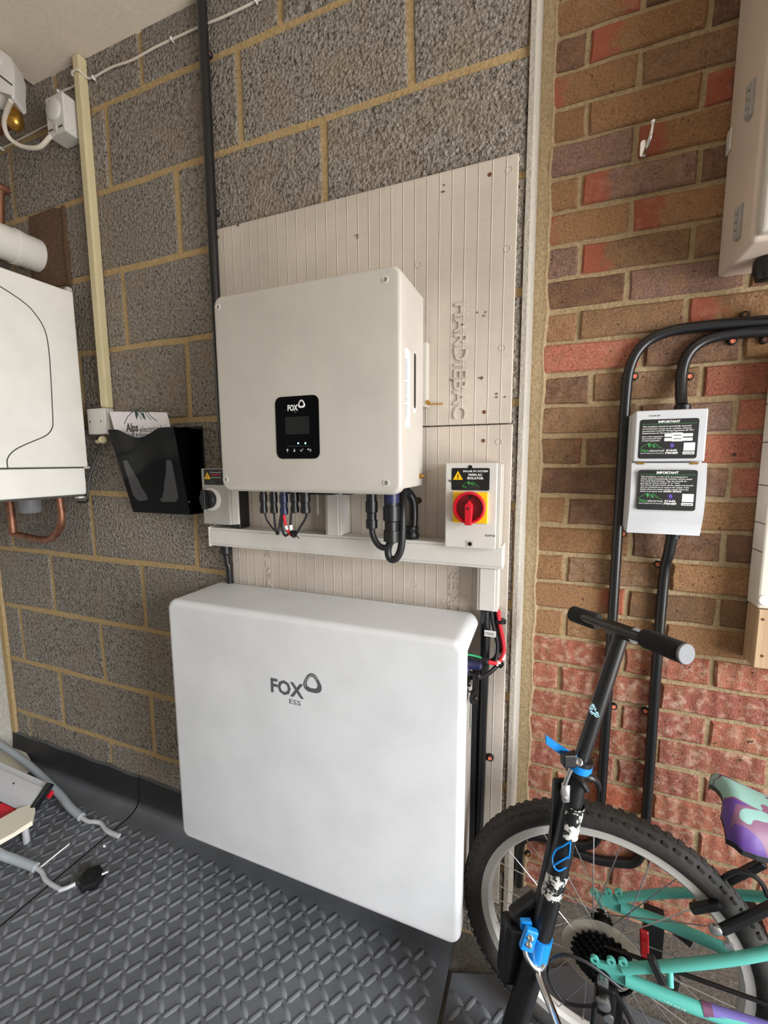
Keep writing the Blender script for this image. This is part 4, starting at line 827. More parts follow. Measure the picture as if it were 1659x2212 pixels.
def sticker(fr, w, h, kind, parent):
    m = MB(); m.prism(fr, rrect(0, -h, w, 0, .005, 4), 0, .0006); L = m.build('sticker', 'labk', parent); f = Fr(fr.p(0, 0, .0006), fr.r, fr.u); s = w / .114
    text('IMPORTANT', f, w / 2, -.0085 * s, .0072 * s, 'ink', L, 'CENTER', wfit=.042 * s, bold=.04)
    m = MB(); m.strip(f, [(.004, -.0108 * s), (w - .004, -.0108 * s)], .0005); m.build('rule_line', 'green', L)
    if kind == 0:
        lines = ['This installation should be periodically inspected', 'and tested and a report on its condition obtained,', 'as prescribed in the IET Wiring Regulations BS 7671', 'Requirements for Electrical Installations.']; ws = (.094, .095, .099, .078)
        for k, t_ in enumerate(lines): text(t_, f, .0055 * s, (-.0175 - k * .0050) * s, .0042 * s, 'ink', L, wfit=ws[k] * s, bold=.015, shear=.15)
        for k, (t_, ww) in enumerate((('Date of last inspection:', .042), ('Recommended date', .038), ('of next inspection:', .036))): text(t_, f, .0055 * s, (-.0400 - k * .0046) * s, .0040 * s, 'ink', L, wfit=ww * s, bold=.015, shear=.15)
        m = MB(); m.prism(f, rrect(.050 * s, -.0400 * s, .104 * s, -.0330 * s, .001, 2), 0, .0004); m.prism(f, rrect(.050 * s, -.0495 * s, .104 * s, -.0425 * s, .001, 2), 0, .0004); m.prism(f, [(.064 * s, -.0505 * s), (.085 * s, -.0505 * s), (.085 * s, -.0315 * s), (.064 * s, -.0315 * s)], 0, .0007); bx = m.build('date_box', 'ink', L)
        f3 = Fr(f.p(0, 0, .0007), f.r, f.u); text('10/07/25', f3, .0665 * s, -.0382 * s, .0038 * s, 'gink', L, wfit=.015 * s); text('10/07/30', f3, .0665 * s, -.0458 * s, .0038 * s, 'gink', L, wfit=.015 * s)
        yb = -.067
    else:
        lines = ['This installation, or part of it, is protected by a', 'device which automatically switches off the supply', 'if an earth fault develops. Test six-monthly by', 'pressing the button marked "T" or "Test".', 'The device should switch off the supply and should', 'then be switched on to restore the supply. If the', 'device does not switch off the supply when the', 'button is pressed, seek']; ws = (.090, .099, .089, .077, .101, .094, .093, .044)
        for k, t_ in enumerate(lines): text(t_, f, .0055 * s, (-.0168 - k * .0047) * s, .0041 * s, 'ink', L, wfit=ws[k] * s, bold=.015, shear=.15)
        text('EXPERT ADVICE', f, .0515 * s, (-.0168 - 7 * .0047) * s, .0042 * s, 'ink', L, wfit=.034 * s, bold=.05)
        yb = -.0665
    mountains(f, .003 * s, yb * s, .046 * s, 'green', L)
    text('Alps', f, .0045 * s, (yb - .0058) * s, .0085 * s, 'green', L, wfit=.016 * s, bold=.01); text('electrical', f, .0215 * s, (yb - .0058) * s, .0070 * s, 'ink', L, wfit=.029 * s)
    text('Solar & Electrical Solutions', f, .004 * s, (yb - .0105) * s, .0037 * s, 'ink', L, wfit=.047 * s)
    text('01642', f, .0655 * s, (yb - .0055) * s, .0064 * s, 'ink', L, 'CENTER', wfit=.021 * s, bold=.03); text('790489', f, .0655 * s, (yb - .0115) * s, .0064 * s, 'ink', L, 'CENTER', wfit=.025 * s, bold=.03)
    m = MB(); m.prism(f, [(.0625 * s, (yb + .004) * s), (.0695 * s, (yb + .004) * s), (.0695 * s, (yb + .0095) * s), (.067 * s, (yb + .012) * s), (.0625 * s, (yb + .012) * s)], 0, .0004); m.build('approval_mark', 'purple', L); text('NAPIT', f, .066 * s, (yb + .0005) * s, .0032 * s, 'purple', L, 'CENTER')
    m = MB(); m.prism(f, rrect(.087 * s, (yb - .0125) * s, .109 * s, (yb - .0065) * s, .0006, 2), 0, .0004); sc = m.build('scan_strip', 'ink', L); text('SCAN HERE', Fr(f.p(0, 0, .0004), f.r, f.u), .098 * s, (yb - .0110) * s, .0036 * s, 'gink', L, 'CENTER')
    m = MB(); m.prism(f, rrect(.088 * s, (yb - .0045) * s, .1095 * s, (yb + .0135) * s, .0006, 2), 0, .0004); m.build('blank_square', 'ink', L)
    return L
a, b = at(1383, 907, YE), at(1511, 906, YE); c_ = at(1382, 991, YE); sticker(Fr((a.x, YE, a.z)), b.x - a.x, a.z - c_.z, 0, enc)
YF = YE - .0132; a, b = at(1379, 1015, YF), at(1508, 1013, YF); c_ = at(1376, 1100, YF)
sticker(Fr((a.x, YF, a.z), (1, 0, 0), (0, .02, 1)), b.x - a.x, a.z - c_.z, 1, enc)
p = at(1402, 900, YE); text('SOLAR DB', XZ(0, YE, 0), p.x, p.z, .0040, 'dink', enc, wfit=.020)
GL = 'black glands on the consumer unit'
CX = .329
m = MB(); m.lathe((CX, .168 - .025, EZ1 - .003), (0, 0, 1), [(0, .014), (.006, .016), (.016, .016), (.019, .012)], 14); tag(m.build('cable_gland', 'black'), 'black cable gland on top of the white consumer unit', 'gland')
m = MB(); m.lathe((CX, .168 - .025, 1.0585), (0, 0, -1), [(0, .0165), (.010, .0165), (.012, .014), (.018, .013)], 18); tag(m.build('cable_gland', 'black'), 'black cable gland beneath the white consumer unit', 'gland')
YCn = YB - .015
cA = [(.488, YCn, 1.500), (.473, YCn, 1.500), (.36, YCn, 1.502), (.295, YCn, 1.496), (.252, YCn, 1.474), (.229, YCn, 1.429), (.2235, YCn, 1.36), (.2235, YCn, 1.2), (.2235, YCn, .9), (.2225, YCn, .5), (.2215, YCn, .27), (.213, YCn, .215), (.19, YCn, .195), (.15, YCn, .186), (.095, YCn, .183), (.05, YCn, .172), (.028, YCn, .14), (.026, YCn, .06), (.026, YCn, .012)]
cB = [(CX, .150, 1.332), (.3295, .165, 1.36), (.3305, YCn, 1.41), (.342, YCn, 1.450), (.372, YCn, 1.473), (.42, YCn, 1.480), (.488, YCn, 1.478)]
cC = [(CX, .147, 1.045), (.327, .158, 1.0), (.325, YCn, .94), (.3235, YCn, .68), (.325, YCn, .34), (.322, YCn, .23), (.305, YCn, .187), (.27, YCn, .173), (.22, YCn, .163), (.16, YCn, .166), (.10, YCn, .160)]
wire('conduit', cA, .0115, 'conduit', 'long black conduit bending down the brick wall left of the consumer unit', 'conduit', sn=5, seg=12)
wire('conduit', cB, .0115, 'conduit', 'black conduit curving into the top of the consumer unit', 'conduit', sn=5, seg=12)
wire('conduit', cC, .0115, 'conduit', 'black conduit running straight down from under the consumer unit', 'conduit', sn=5, seg=12)
for (px, py, lab, dx) in ((1370, 814, 'orange-screwed clip beside the long conduit above the consumer unit', -.012), (1488, 814, 'orange-screwed clip beside the conduit entering the consumer unit from above', -.012), (1580, 738, 'orange-screwed clip under the two horizontal conduits at the right', 0), (1345, 1152, 'clip half hidden at the lower left corner of the consumer unit', -.01), (1420, 1218, 'orange-screwed clip left of the conduit just below the consumer unit', .012), (1325, 1524, 'orange-screwed clip right of the long conduit behind the scooter stem', -.012), (1393, 1533, 'orange-screwed clip left of the lower conduit at scooter height', .012)):
    clip(px, py, YB - .002, lab, .0085, dx=dx)
clip(1607, 682, YB - .002, 'black clip with dark screw above the horizontal conduits', .0085, mat='rust'); clip(1650, 735, YB - .002, 'black clip with dark screw under the conduits at the photo edge', .0085, mat='rust')
clip(1140, 1841, YB - .002, 'black clip under the low conduit seen through the wheel at left', .0075, mat='brass'); clip(1303, 1806, YB - .002, 'black clip beside the long conduit seen through the wheel top', .008, mat='brass')
# coat hook
hk = thing('wall_hook', at(1390, 325, YB), 'small bright metal hook screwed to the upper brick wall', 'hook')
h0 = at(1392, 320, YB - .002); m = MB(); m.prism(Fr((h0.x - .002, YB - .002, h0.z)), rrect(-.007, -.018, .007, .016, .006, 4), 0, .003, .001, 1); m.build('plate', 'chrome', hk)
m = MB(); m.tube([h0 + Vector((0, -.003, -.012)), h0 + Vector((.002, -.022, -.012)), h0 + Vector((.006, -.034, .004)), h0 + Vector((.009, -.03, .026))], .0042, 10, 5); m.lathe(h0 + Vector((.009, -.03, .028)), (0, 0, 1), [(-.006, .002), (-.002, .006), (.003, .0062), (.006, .003)], 12); m.build('hook_arm', 'chrome', hk)
# meter box at top right
MX0, MZ0, MYF = .384, 1.600, -.004
mbx = thing('meter_box', (.55, YB, MZ0), 'large off-white meter box with side hinges high on the brick wall', 'box')
m = MB(); m.box(MX0, .78, MYF + .022, YB, MZ0, 2.34, .010, 4); m.build('case', 'tan', mbx)
m = MB(); m.box(MX0 + .004, .776, MYF, MYF + .024, MZ0 + .006, 2.334, .008, 4); m.build('door', 'white', mbx)
for px, py in ((1626, 215), (1600, 480)):
    q = atx(px, py, MX0); hg = MB(); hg.box(MX0 - .006, MX0 + .001, q.y - .010, q.y + .010, q.z - .030, q.z + .030, .001, 1)
    for k in range(4): hg.box(MX0 - .009, MX0 - .004, q.y - .004, q.y + .008, q.z - .028 + k * .0145, q.z - .016 + k * .0145, .001, 1)
    hg.build('hinge', 'greyd', mbx)
q = atx(1578, 305, MX0); m = MB(); m.box(MX0 - .004, MX0 + .001, q.y - .010, q.y + .012, q.z - .022, q.z + .022, .002, 1); m.build('bracket', 'grey', mbx)
q = atx(1652, 570, MX0 + .03); fu = Fr((MX0 + .045, .035, MZ0 - .0002), (1, 0, 0), (0, -1, 0)); text('METER BOX ENCLOSURE', Fr((MX0 + .03, .02, MZ0), (1, 0, 0), (0, 1, 0)), 0, 0, .006, 'gink', mbx, wfit=.08) if False else None
gq = atz(1626, 606, MZ0 - .02); m = MB(); m.lathe((gq.x, .105, MZ0 + .001), (0, 0, -1), [(0, .017), (.006, .021), (.03, .0215), (.034, .018), (.042, .016), (.044, .008)], 18); tag(m.build('cable_gland', 'black'), 'large black cable gland under the off-white meter box', 'gland')
wire('power_cable', [(.475, .10, 1.61), (.475, .10, 1.56), (.480, .12, 1.520), (.488, .15, 1.512)], .014, 'rubber', 'black cable dropping out of the meter box at the photo edge', seg=10)
# timber upright with white face and bare wood lower block
tb = thing('timber_upright', (.56, .15, .765), 'white-painted timber upright ending in a bare plywood block at the right edge', 'timber')
m = MB(); m.box(.4885, .70, .132, YB - .003, .900, 1.44, .004, 2); wu = m.build('painted_upper', simple('flaking_white_paint', (222, 214, 200), .6, grain=.06, gscale=30, bumpd=.001), tb)
m = MB()
for z in (1.02, 1.08, 1.16, 1.25, 1.33): m.box(.4878, .4888, .134, .180, z, z + .0018)
m.build('paint_crack', 'groove', wu)
q = at(1655, 1297, .131); m = MB(); m.lathe((q.x, .1325, q.z), (0, -1, 0), [(0, .013), (.002, .013), (.003, .011), (.001, .009), (.001, .0001)], 20); m.build('white_plug', 'ink', wu)
m = MB(); m.box(.491, .70, .130, YB - .003, .768, .898, .002, 1); pl = m.build('plywood_block', 'ply', tb)
for px, py in ((1648, 1338), (1646, 1417)):
    q = at(px, py, .13); m = MB(); m.lathe((q.x, .1303, q.z), (0, -1, 0), [(0, .0035), (.0006, .0035), (.001, .0015)], 10); m.build('screw', 'rust', pl)

# ================================================================== BICYCLE (rear part shows; stands along the brick wall)
yaw = -0.08; U = Vector((math.cos(yaw), math.sin(yaw), 0)); NN = Vector((math.sin(yaw), -math.cos(yaw), 0)); Z = Vector((0, 0, 1))   # NN: towards the room
HC = Vector((.195, -.140, .2885)); RR = .232
by = thing('bicycle', (HC.x + .3, HC.y, 0.0105), "mint green child's bicycle with black tyres standing along the brick wall", 'bicycle')
def bp(x, z, n=0.0): return HC + U * x + Z * z + NN * n          # bike frame: x forward, z up from hub
fbk = Fr(HC, U, Z)
def wheel(cx, nsp, name='wheel', cassette=False, full=True):
    c = bp(cx, 0); wh = bpy.data.objects.new(name, None); COL.objects.link(wh); wh.parent = by; wh.location = c - wloc(by)
    m = MB(); prof = []
    for k in range(12):
        a = 2 * PI * k / 12; prof.append((.0215 * math.sin(a), RR + .0195 + .0225 * math.cos(a)))
    m.lathe(c, NN, prof, 72, closed=True); ty = m.build('tyre', 'tyre', wh)
    m = MB()
    for k in range(84):
        a = 2 * PI * (k + .0) / 84; r = RR + .0405; d = U * math.cos(a) + Z * math.sin(a); tg = U * -math.sin(a) + Z * math.cos(a)
        for off, sh in ((-.013, 0), (.013, .5), (0, .25)):
            q = c + (U * math.cos(a + sh * .0748) + Z * math.sin(a + sh * .0748)) * (r - abs(off) * .35 - .0022) + NN * off
            fr = Fr(q, tg, NN); m.prism(fr, [(-.0055, -.0045), (.0045, -.0055), (.006, .0045), (-.004, .0055)], -.002, .0036) if fr.n.dot(d) > 0 else m.prism(Fr(q, tg * -1, NN), [(-.0055, -.0045), (.0045, -.0055), (.006, .0045), (-.004, .0055)], -.002, .0036)
    m.sm = False; o = m.build('tread_knobs', 'tyre', ty); o['kind'] = 'stuff'
    m = MB(); m.lathe(c, NN, [(-.012, RR + .002), (-.012, RR - .013), (-.006, RR - .019), (.006, RR - .019), (.012, RR - .013), (.012, RR + .002), (.010, RR + .002), (.009, RR - .006), (-.009, RR - .006), (-.010, RR + .002)], 72, closed=True); m.build('rim', 'rim', wh)
    m = MB(); m.lathe(c - NN * .045, NN, [(0, .014), (.010, .014), (.012, .021), (.015, .021), (.016, .013), (.074, .013), (.075, .021), (.078, .021), (.080, .014), (.09, .013)], 18); m.build('hub', 'gear', wh)
    for k in range(nsp):
        a = 2 * PI * (k + .5) / nsp; side = 1 if k % 2 else -1; b = a + (.62 if (k // 2) % 2 else -.62) * 1.4
        p0 = c + (U * math.cos(b) + Z * math.sin(b)) * .020 + NN * (.030 * side); p1 = c + (U * math.cos(a) + Z * math.sin(a)) * (RR - .018) + NN * (.003 * side)
        m = MB(); m.tube([p0, p1], .0011, 5); m.build('spoke', 'steel', wh)
    return wh
rwh = wheel(0, 28, 'rear_wheel')
m = MB()
for i, (r, o) in enumerate(((.052, .040), (.047, .0445), (.043, .049), (.039, .0535), (.035, .058), (.031, .0625))):
    nT = int(r * 2 * PI / .0127); pts = []
    for k in range(nT * 4): 
        a = 2 * PI * k / (nT * 4); rr = r + (.0025 if k % 4 in (0, 1) else -.0025); pts.append((rr * math.cos(a), rr * math.sin(a)))
    m.prism(fbk, pts, o, o + .0022)
m.lathe(HC, NN, [(.036, .028), (.066, .020), (.072, .012)], 20); m.sm = False; m.build('cassette', 'gear', rwh)
m = MB(); m.lathe(HC, NN, [(.0345, .026), (.0360, .071), (.0375, .071), (.036, .026)], 40, closed=True); m.build('spoke_guard', 'guard', rwh)
m = MB(); q = bp(.066, .052, .03); fr = Fr(q, Z + U * -.08, U); m.fbox(fr, -.030, .030, -.007, .007, -.003, .004, .002, 1); m.build('wheel_reflector', 'reflect', rwh)
fwh = wheel(.86, 12, 'front_wheel')
# frame
BB = (.36, .012); ST = (.30, .25); HT = (.70, .34)
DN, DF = .068, -.068
for nm, n_ in (('near', DN), ('far', DF)):
    s = 1 if n_ > 0 else -1
    m = MB(); m.tube([bp(.030, .030, n_), bp(.12, .088, n_ * .97), bp(.22, .148, n_ * .75), bp(.30, .200, n_ * .35)], .0085, 12, 4); m.build('seat_stay', 'teal', by)
    m = MB(); m.tube([bp(.035, .012, n_), bp(.14, .016, n_ * .97), bp(.26, .020, n_ * .75), bp(BB[0] - .02, BB[1], n_ * .4)], .0105, 12, 4); cs = m.build('chain_stay', 'teal', by)
    m = MB(); fd = Fr(HC + Z * .014 + NN * (n_ - .002), U, Z)
    m.prism(fd, [(-.014, .006), (-.004, .012), (.016, .016), (.040, .026), (.050, .018), (.036, .004), (.050, -.006), (.046, -.016), (.018, -.014), (-.008, -.012)], 0, .005, .0015, 1)
    for ex, ez in ((-.014, .010), (.012, .022), (.030, .030)):
        m.lathe(fd.p(ex, ez, 0), fd.n, [(0, .0075), (.006, .0075), (.006, .0032), (0, .0032)], 14, closed=True)
    m.build('dropout', 'teal', by)
m = MB(); m.lathe(HC - NN * .086, NN, [(0, .009), (.010, .010), (.010, .005), (.162, .005), (.162, .010), (.172, .009)], 14); m.build('axle', 'steel', by)
text('summit', Fr(bp(.082, .012, DN * .99 + .0088), U, Z + NN * .5), 0, -.002, .013, 'ink', by, wfit=.040)
for xa, xb, mt, nm in ((.146, .160, 'mauve', 'mauve_band'), (.160, .25, 'violet', 'purple_band')):
    zz = lambda x: .0125 + (.0165 - .0125) * (x - .035) / .105 if x < .14 else .0165 + .004 * (x - .14) / .12
    nn_ = lambda x: DN * (.985 - (x - .10) * .3 if x < .14 else .965 - (x - .14) * 1.83)
    m = MB(); m.tube([bp(xa + (xb - xa) * k / 5, zz(xa + (xb - xa) * k / 5) + .0008, nn_(xa + (xb - xa) * k / 5) + .0004) for k in range(6)], .0107, 14); m.build(nm, mt, by)
m = MB(); m.tube([bp(.098, .066, DN), bp(.099, .046, DN + .008)], .0055, 10); m.build('frame_boss', 'teal', by)
m = MB(); m.fbox(Fr(bp(.078, .066, DN + .006), U * .5 - Z, U + Z * .5), -.022, .022, -.006, .006, -.004, .008, .002); m.build('stay_bracket', 'black', by)
m = MB(); m.fbox(Fr(bp(.098, -.045, -.095), U, Z), -.018, .018, -.05, .052, -.012, .012, .003); m.tube([bp(.10, .0, -.093), bp(.16, -.022, -.085)], .009, 10); m.sm = False; ks = m.build('kickstand', 'black', by)
m = MB(); m.tube([bp(.098, -.09, -.095), bp(.16, -.20, -.16), bp(.165, -.276, -.20)], .007, 10); m.build('kickstand_leg', 'black', ks)
m = MB(); m.tube([bp(*BB), bp(ST[0] + .005, ST[1])], .016, 14); m.build('seat_tube', 'teal', by)
m = MB(); m.tube([bp(*BB), bp(HT[0] + .02, HT[1] - .10)], .018, 14); m.tube([bp(ST[0] + .01, ST[1] - .03), bp(*HT)], .015, 14); m.build('main_frame', 'teal', by)
m = MB(); m.tube([bp(HT[0] - .015, HT[1] + .05), bp(HT[0] + .03, HT[1] - .13)], .019, 14); m.build('head_tube', 'teal', by)
m = MB()
for n_ in (.055, -.055): m.tube([bp(HT[0] + .03, HT[1] - .13, n_ * .5), bp(.80, .12, n_), bp(.86, 0, n_)], .012, 10, 3)
m.build('fork', 'teal', by)
m = MB(); m.tube([bp(.68, .47, .26), bp(.70, .47, .12), bp(HT[0] - .02, HT[1] + .09, .0), bp(.70, .47, -.12), bp(.68, .47, -.16)], .011, 10, 4); m.build('handlebar', 'black', by)
m = MB(); m.tube([bp(ST[0], ST[1] - .02), bp(ST[0] - .018, ST[1] + .118)], .0125, 12); m.build('seat_post', 'black', by)
m = MB(); m.lathe(bp(BB[0], BB[1], -.05), NN, [(0, .018), (.10, .018)], 16); m.build('bottom_bracket', 'gear', by)
m = MB(); pts = []
for k in range(4 * 36):
    a = 2 * PI * k / 144; rr = .062 + (.002 if k % 4 < 2 else -.002); pts.append((BB[0] + rr * math.cos(a), BB[1] + rr * math.sin(a)))
m.prism(fbk, pts, .050, .053); m.build('chainring', 'gear', by)
for s, n_ in ((1, .066), (-1, -.066)):
    m = MB(); m.tube([bp(BB[0], BB[1], n_), bp(BB[0] + .12 * s, BB[1] - .03 * s, n_ + .01 * s)], .010, 10); q = bp(BB[0] + .12 * s, BB[1] - .03 * s, n_ + .05 * s); m.fbox(Fr(q, U, NN), -.035, .035, -.04, .04, -.01, .01, .004)
    m.build('crank', 'gear', by)
m = MB(); m.tube([bp(.0, .040, .051), bp(BB[0], BB[1] + .063, .0515)], .0034, 6); m.tube([bp(.035, -.115, .051), bp(BB[0], BB[1] - .063, .0515)], .0034, 6); m.tube([bp(.050, .0, .051), bp(.046, -.03, .051), bp(.02, -.06, .051), bp(.02, -.10, .051), bp(.035, -.115, .051)], .0034, 6, 4); m.build('chain', 'gear', by)
# derailleur
dr = MB(); dr.lathe(bp(.02, -.058, .047), NN, [(0, .017), (.010, .017), (.010, .006), (.014, .006)], 12); dr.lathe(bp(.03, -.112, .047), NN, [(0, .018), (.010, .018), (.010, .006), (.014, .006)], 12)
dr.fbox(Fr(bp(.025, -.085, .062), U, Z), -.011, .011, -.04, .04, -.002, .003, .002); dr.fbox(Fr(bp(.004, -.032, .078), U, Z), -.016, .018, -.03, .028, -.014, .012, .006); dr.sm = False; dd = dr.build('derailleur', 'gear', by)
m = MB(); m.lathe(bp(.002, -.028, .090), NN, [(0, .012), (.006, .012), (.008, .008)], 14); m.lathe(bp(.012, -.055, .085), NN, [(0, .009), (.008, .008)], 12); m.build('bolt', 'steel', dd)
m = MB(); m.tube([bp(.02, .005, .095), bp(.05, -.01, .13), bp(.06, -.07, .145), bp(.045, -.13, .14), bp(.01, -.145, .125), bp(-.012, -.11, .11), bp(-.012, -.03, .10)], .0045, 8, 5); m.build('derailleur_guard', 'black', by)
m = MB(); m.tube([bp(.03, .0, .078), bp(-.03, .03, .085), bp(-.075, .02, .088), bp(-.09, -.03, .088), bp(-.06, -.07, .088), bp(-.01, -.045, .09)], .0028, 8, 6); m.build('gear_cable', 'rubber', by)
# rear brake
m = MB()
for n_ in (.040, -.034):
    fr = Fr(bp(.185, .172, n_), U * .62 + Z * .78, NN); m.fbox(fr, -.03, .085, -.006, .006, -.007, .008, .004); m.fbox(Fr(bp(.150, .168, n_ * .6), U * .8 + Z * .6, NN), -.025, .025, -.007, .007, -.007, .006, .003)
m.tube([bp(.172, .205, .0), bp(.188, .228, .0), bp(.205, .236, .0), bp(.225, .228, .0), bp(.236, .205, .0)], .004, 8, 4); m.sm = False; br = m.build('rim_brake', 'black', by)
m = MB(); m.lathe(bp(.158, .158, .048), NN, [(0, .009), (.006, .009), (.008, .006)], 12); m.build('bolt', 'steel', br); m = MB(); m.lathe(bp(.176, .140, .050), NN, [(0, .007), (.006, .006)], 12); m.build('bolt', 'steel', br)
# saddle
sx, sz = .138, .372
m = MB(); NXs, NYs = 14, 10; L_ = .25; rows_ = []
def hw(t): return (.078 * (1 - .25 * (1 - min(1, t / .16)) ** 2) if t < .16 else .078 + (.028 - .078) * (min(1, (t - .16) / .5) ** 1.2)) * (1 if t < .9 else max(.35, 1 - (t - .9) * 5))
for i in range(NXs + 1):
    t_ = i / NXs; row = []
    for j in range(NYs + 1):
        v = -1 + 2 * j / NYs; w = hw(t_); x = sx + L_ * t_ + (.026 * (1 - t_) ** 4) * (1 - v * v) + (.020 * max(0, abs(v) - .6) / .4 if i == 0 else (.008 * max(0, abs(v) - .6) / .4 if i == 1 else 0)); z = sz - .030 * abs(v) ** 3 - .012 * math.sin(PI * t_) + (.012 if i else .0) * (1 - t_) ** 2
        row.append(bp(x, z, -w * v))
    rows_.append(row)
vv = [[m.bm.verts.new(q) for q in r] for r in rows_]; lo = [[m.bm.verts.new(q - Z * .011) for q in r] for r in rows_]
for i in range(NXs):
    for j in range(NYs):
        m.bm.faces.new((vv[i][j], vv[i][j + 1], vv[i + 1][j + 1], vv[i + 1][j])); m.bm.faces.new((lo[i][j], lo[i + 1][j], lo[i + 1][j + 1], lo[i][j + 1]))
    for j in (0, NYs): m.bm.faces.new((vv[i][j], vv[i + 1][j], lo[i + 1][j], lo[i][j]))
for j in range(NYs):
    for i in (0, NXs): m.bm.faces.new((vv[i][j], lo[i][j], lo[i][j + 1], vv[i][j + 1]))
m.sm = True; sdl = m.build('saddle', 'saddle', by, smooth_angle=1.3)
m = MB(); vv = [[m.bm.verts.new(q - Z * .0112) for q in r] for r in rows_]; lo = [[m.bm.verts.new(q - Z * .020) for q in r] for r in rows_]
for i in range(NXs):
    for j in range(NYs):
        m.bm.faces.new((vv[i][j], vv[i][j + 1], vv[i + 1][j + 1], vv[i + 1][j])); m.bm.faces.new((lo[i][j], lo[i + 1][j], lo[i + 1][j + 1], lo[i][j + 1]))
    for j in (0, NYs): m.bm.faces.new((vv[i][j], vv[i + 1][j], lo[i + 1][j], lo[i][j]))
for j in range(NYs):
    for i in (0, NXs): m.bm.faces.new((vv[i][j], lo[i][j], lo[i][j + 1], vv[i][j + 1]))
m.build('saddle_base', 'black', sdl)
m = MB()
for n_ in (.02, -.02): m.tube([bp(sx + .05, sz - .032, n_), bp(sx + .10, sz - .045, n_), bp(sx + .20, sz - .030, n_ * .6)], .0035, 8, 4)
m.build('saddle_rail', 'steel', sdl)
m = MB(); m.fbox(Fr(bp(.275, .33, 0), U, Z), -.02, .02, -.015, .012, -.02, .02, .004); m.build('saddle_clamp', 'black', by)

# ================================================================== SCOOTER
def sc(px, py, d): return dep(px, py, d)
T_ = sc(1345, 1364, .775); CL = sc(1252, 1650, .775); MI = sc(1213, 1850, .785); JO = sc(1164, 2040, .80); BO = sc(1108, 2225, .82)
sco = thing('scooter', (BO.x, BO.y, .0105), "black child's kick scooter with foam grips and blue clamps standing before the bicycle", 'scooter')
N1, N2 = sc(1480, 1412, .645), sc(1236, 1325, .90)
hd = (N1 - N2).normalized()
m = MB(); m.tube([N1 - hd * .004, N2 + hd * .004], .0085, 14); m.build('crossbar', 'black', sco)
def grip(a, b, nm):
    d = (b - a); L = d.length; m = MB(); m.lathe(a, d, [(0, .0145), (.003, .0165), (L - .006, .0165), (L, .0150)], 24); return m.build('foam_grip', 'foam', sco)
g1 = grip(N1, sc(1392, 1378, .725), 'n'); g2_ = grip(N2, sc(1292, 1344, .845), 'f')
m = MB(); m.lathe(N1 - hd * .001, hd, [(0, .0158), (.0035, .0158), (.0042, .0150), (.0036, .004), (.0040, .0001)], 28); m.build('end_cap', simple('grey_end_cap', (116, 118, 122), .5), g1)
m = MB(); m.tube([T_ - hd * .033, T_ + hd * .028], .0135, 16); m.lathe(T_ + hd * .024, hd, [(0, .0145), (.005, .0145), (.005, .0125)], 18); tj = m.build('tee_joint', 'black', sco)
m = MB(); fg = Fr(T_ + (CAM - T_).normalized() * .0136 - hd * .012, hd, Z); m.strip(fg, [(-.002, -.007), (.0, .006), (.003, .002), (-.001, .0), (.005, .008), (.004, -.003)], .0014); m.build('gold_print', 'brass', tj)
m = MB(); m.tube([T_, CL], .0128, 18); up = m.build('upper_stem', 'black', sco)
ax = (BO - CL).normalized(); sd_ = Vector((1, 0, 0)); vw = (CAM - CL).normalized()
q = sc(1285, 1535, .76); fs = Fr(q, (RGT), UPV); m = MB()
for k in range(26):
    a, b = [(-6, 8), (-4, 10), (-2, 9), (-1, 6), (-3, 4), (-5, 2), (-6, -1), (-4, -3), (-2, -4), (0, -5), (2, -6), (4, -7), (1, -9), (3, -10), (5, -5), (-7, 5), (0, 1), (2, -3), (-5, -5), (6, -9), (-8, 3), (-3, 7), (4, -3), (-7, -2), (1, 3), (-1, -7)][k]
    m.prism(fs, [(a * .0011 + .0012 * math.cos(t_ * PI / 3), b * .0011 + .0012 * math.sin(t_ * PI / 3)) for t_ in range(6)], -.003, .0010)
m.build('rhinestone_sticker', simple('pale_blue_rhinestone', (176, 220, 232), .1, .3), up)
m = MB(); m.tube([CL + (CL - MI).normalized() * -.02, MI, JO], .0178, 20); lo_ = m.build('lower_stem', 'black', sco)
for (t0, t1) in (((1240, 1735, .776), (1226, 1800, .781)), ((1207, 1878, .787), (1190, 1935, .790))):
    m = MB(); m.tube([sc(*t0), sc(*t1)], .0181, 20, cap=False); m.build('scuffed_panel', 'scuff', lo_)
# blue curved stripe
m = MB(); a_, b_ = sc(1225, 1800, .781), sc(1205, 1862, .786); axd = (b_ - a_).normalized(); x_ = (vw - axd * vw.dot(axd)).normalized(); y_ = axd.cross(x_)
def on(t_, ang, r=.0183): return a_.lerp(b_, t_) + (x_ * math.cos(ang) + y_ * math.sin(ang)) * r
for pts in ([(0, .45), (.25, -.05), (.5, -.5), (.8, -.6), (1, -.2), (1.02, .3), (.85, .9)], [(0, .45), (.3, .7), (.55, .85)], [(.5, .7), (.7, .2), (.95, -.25)]):
    m.tube([on(p_[0], -p_[1]) for p_ in pts], .0016, 6, 4)
m.build('blue_stripe', 'blue', lo_)
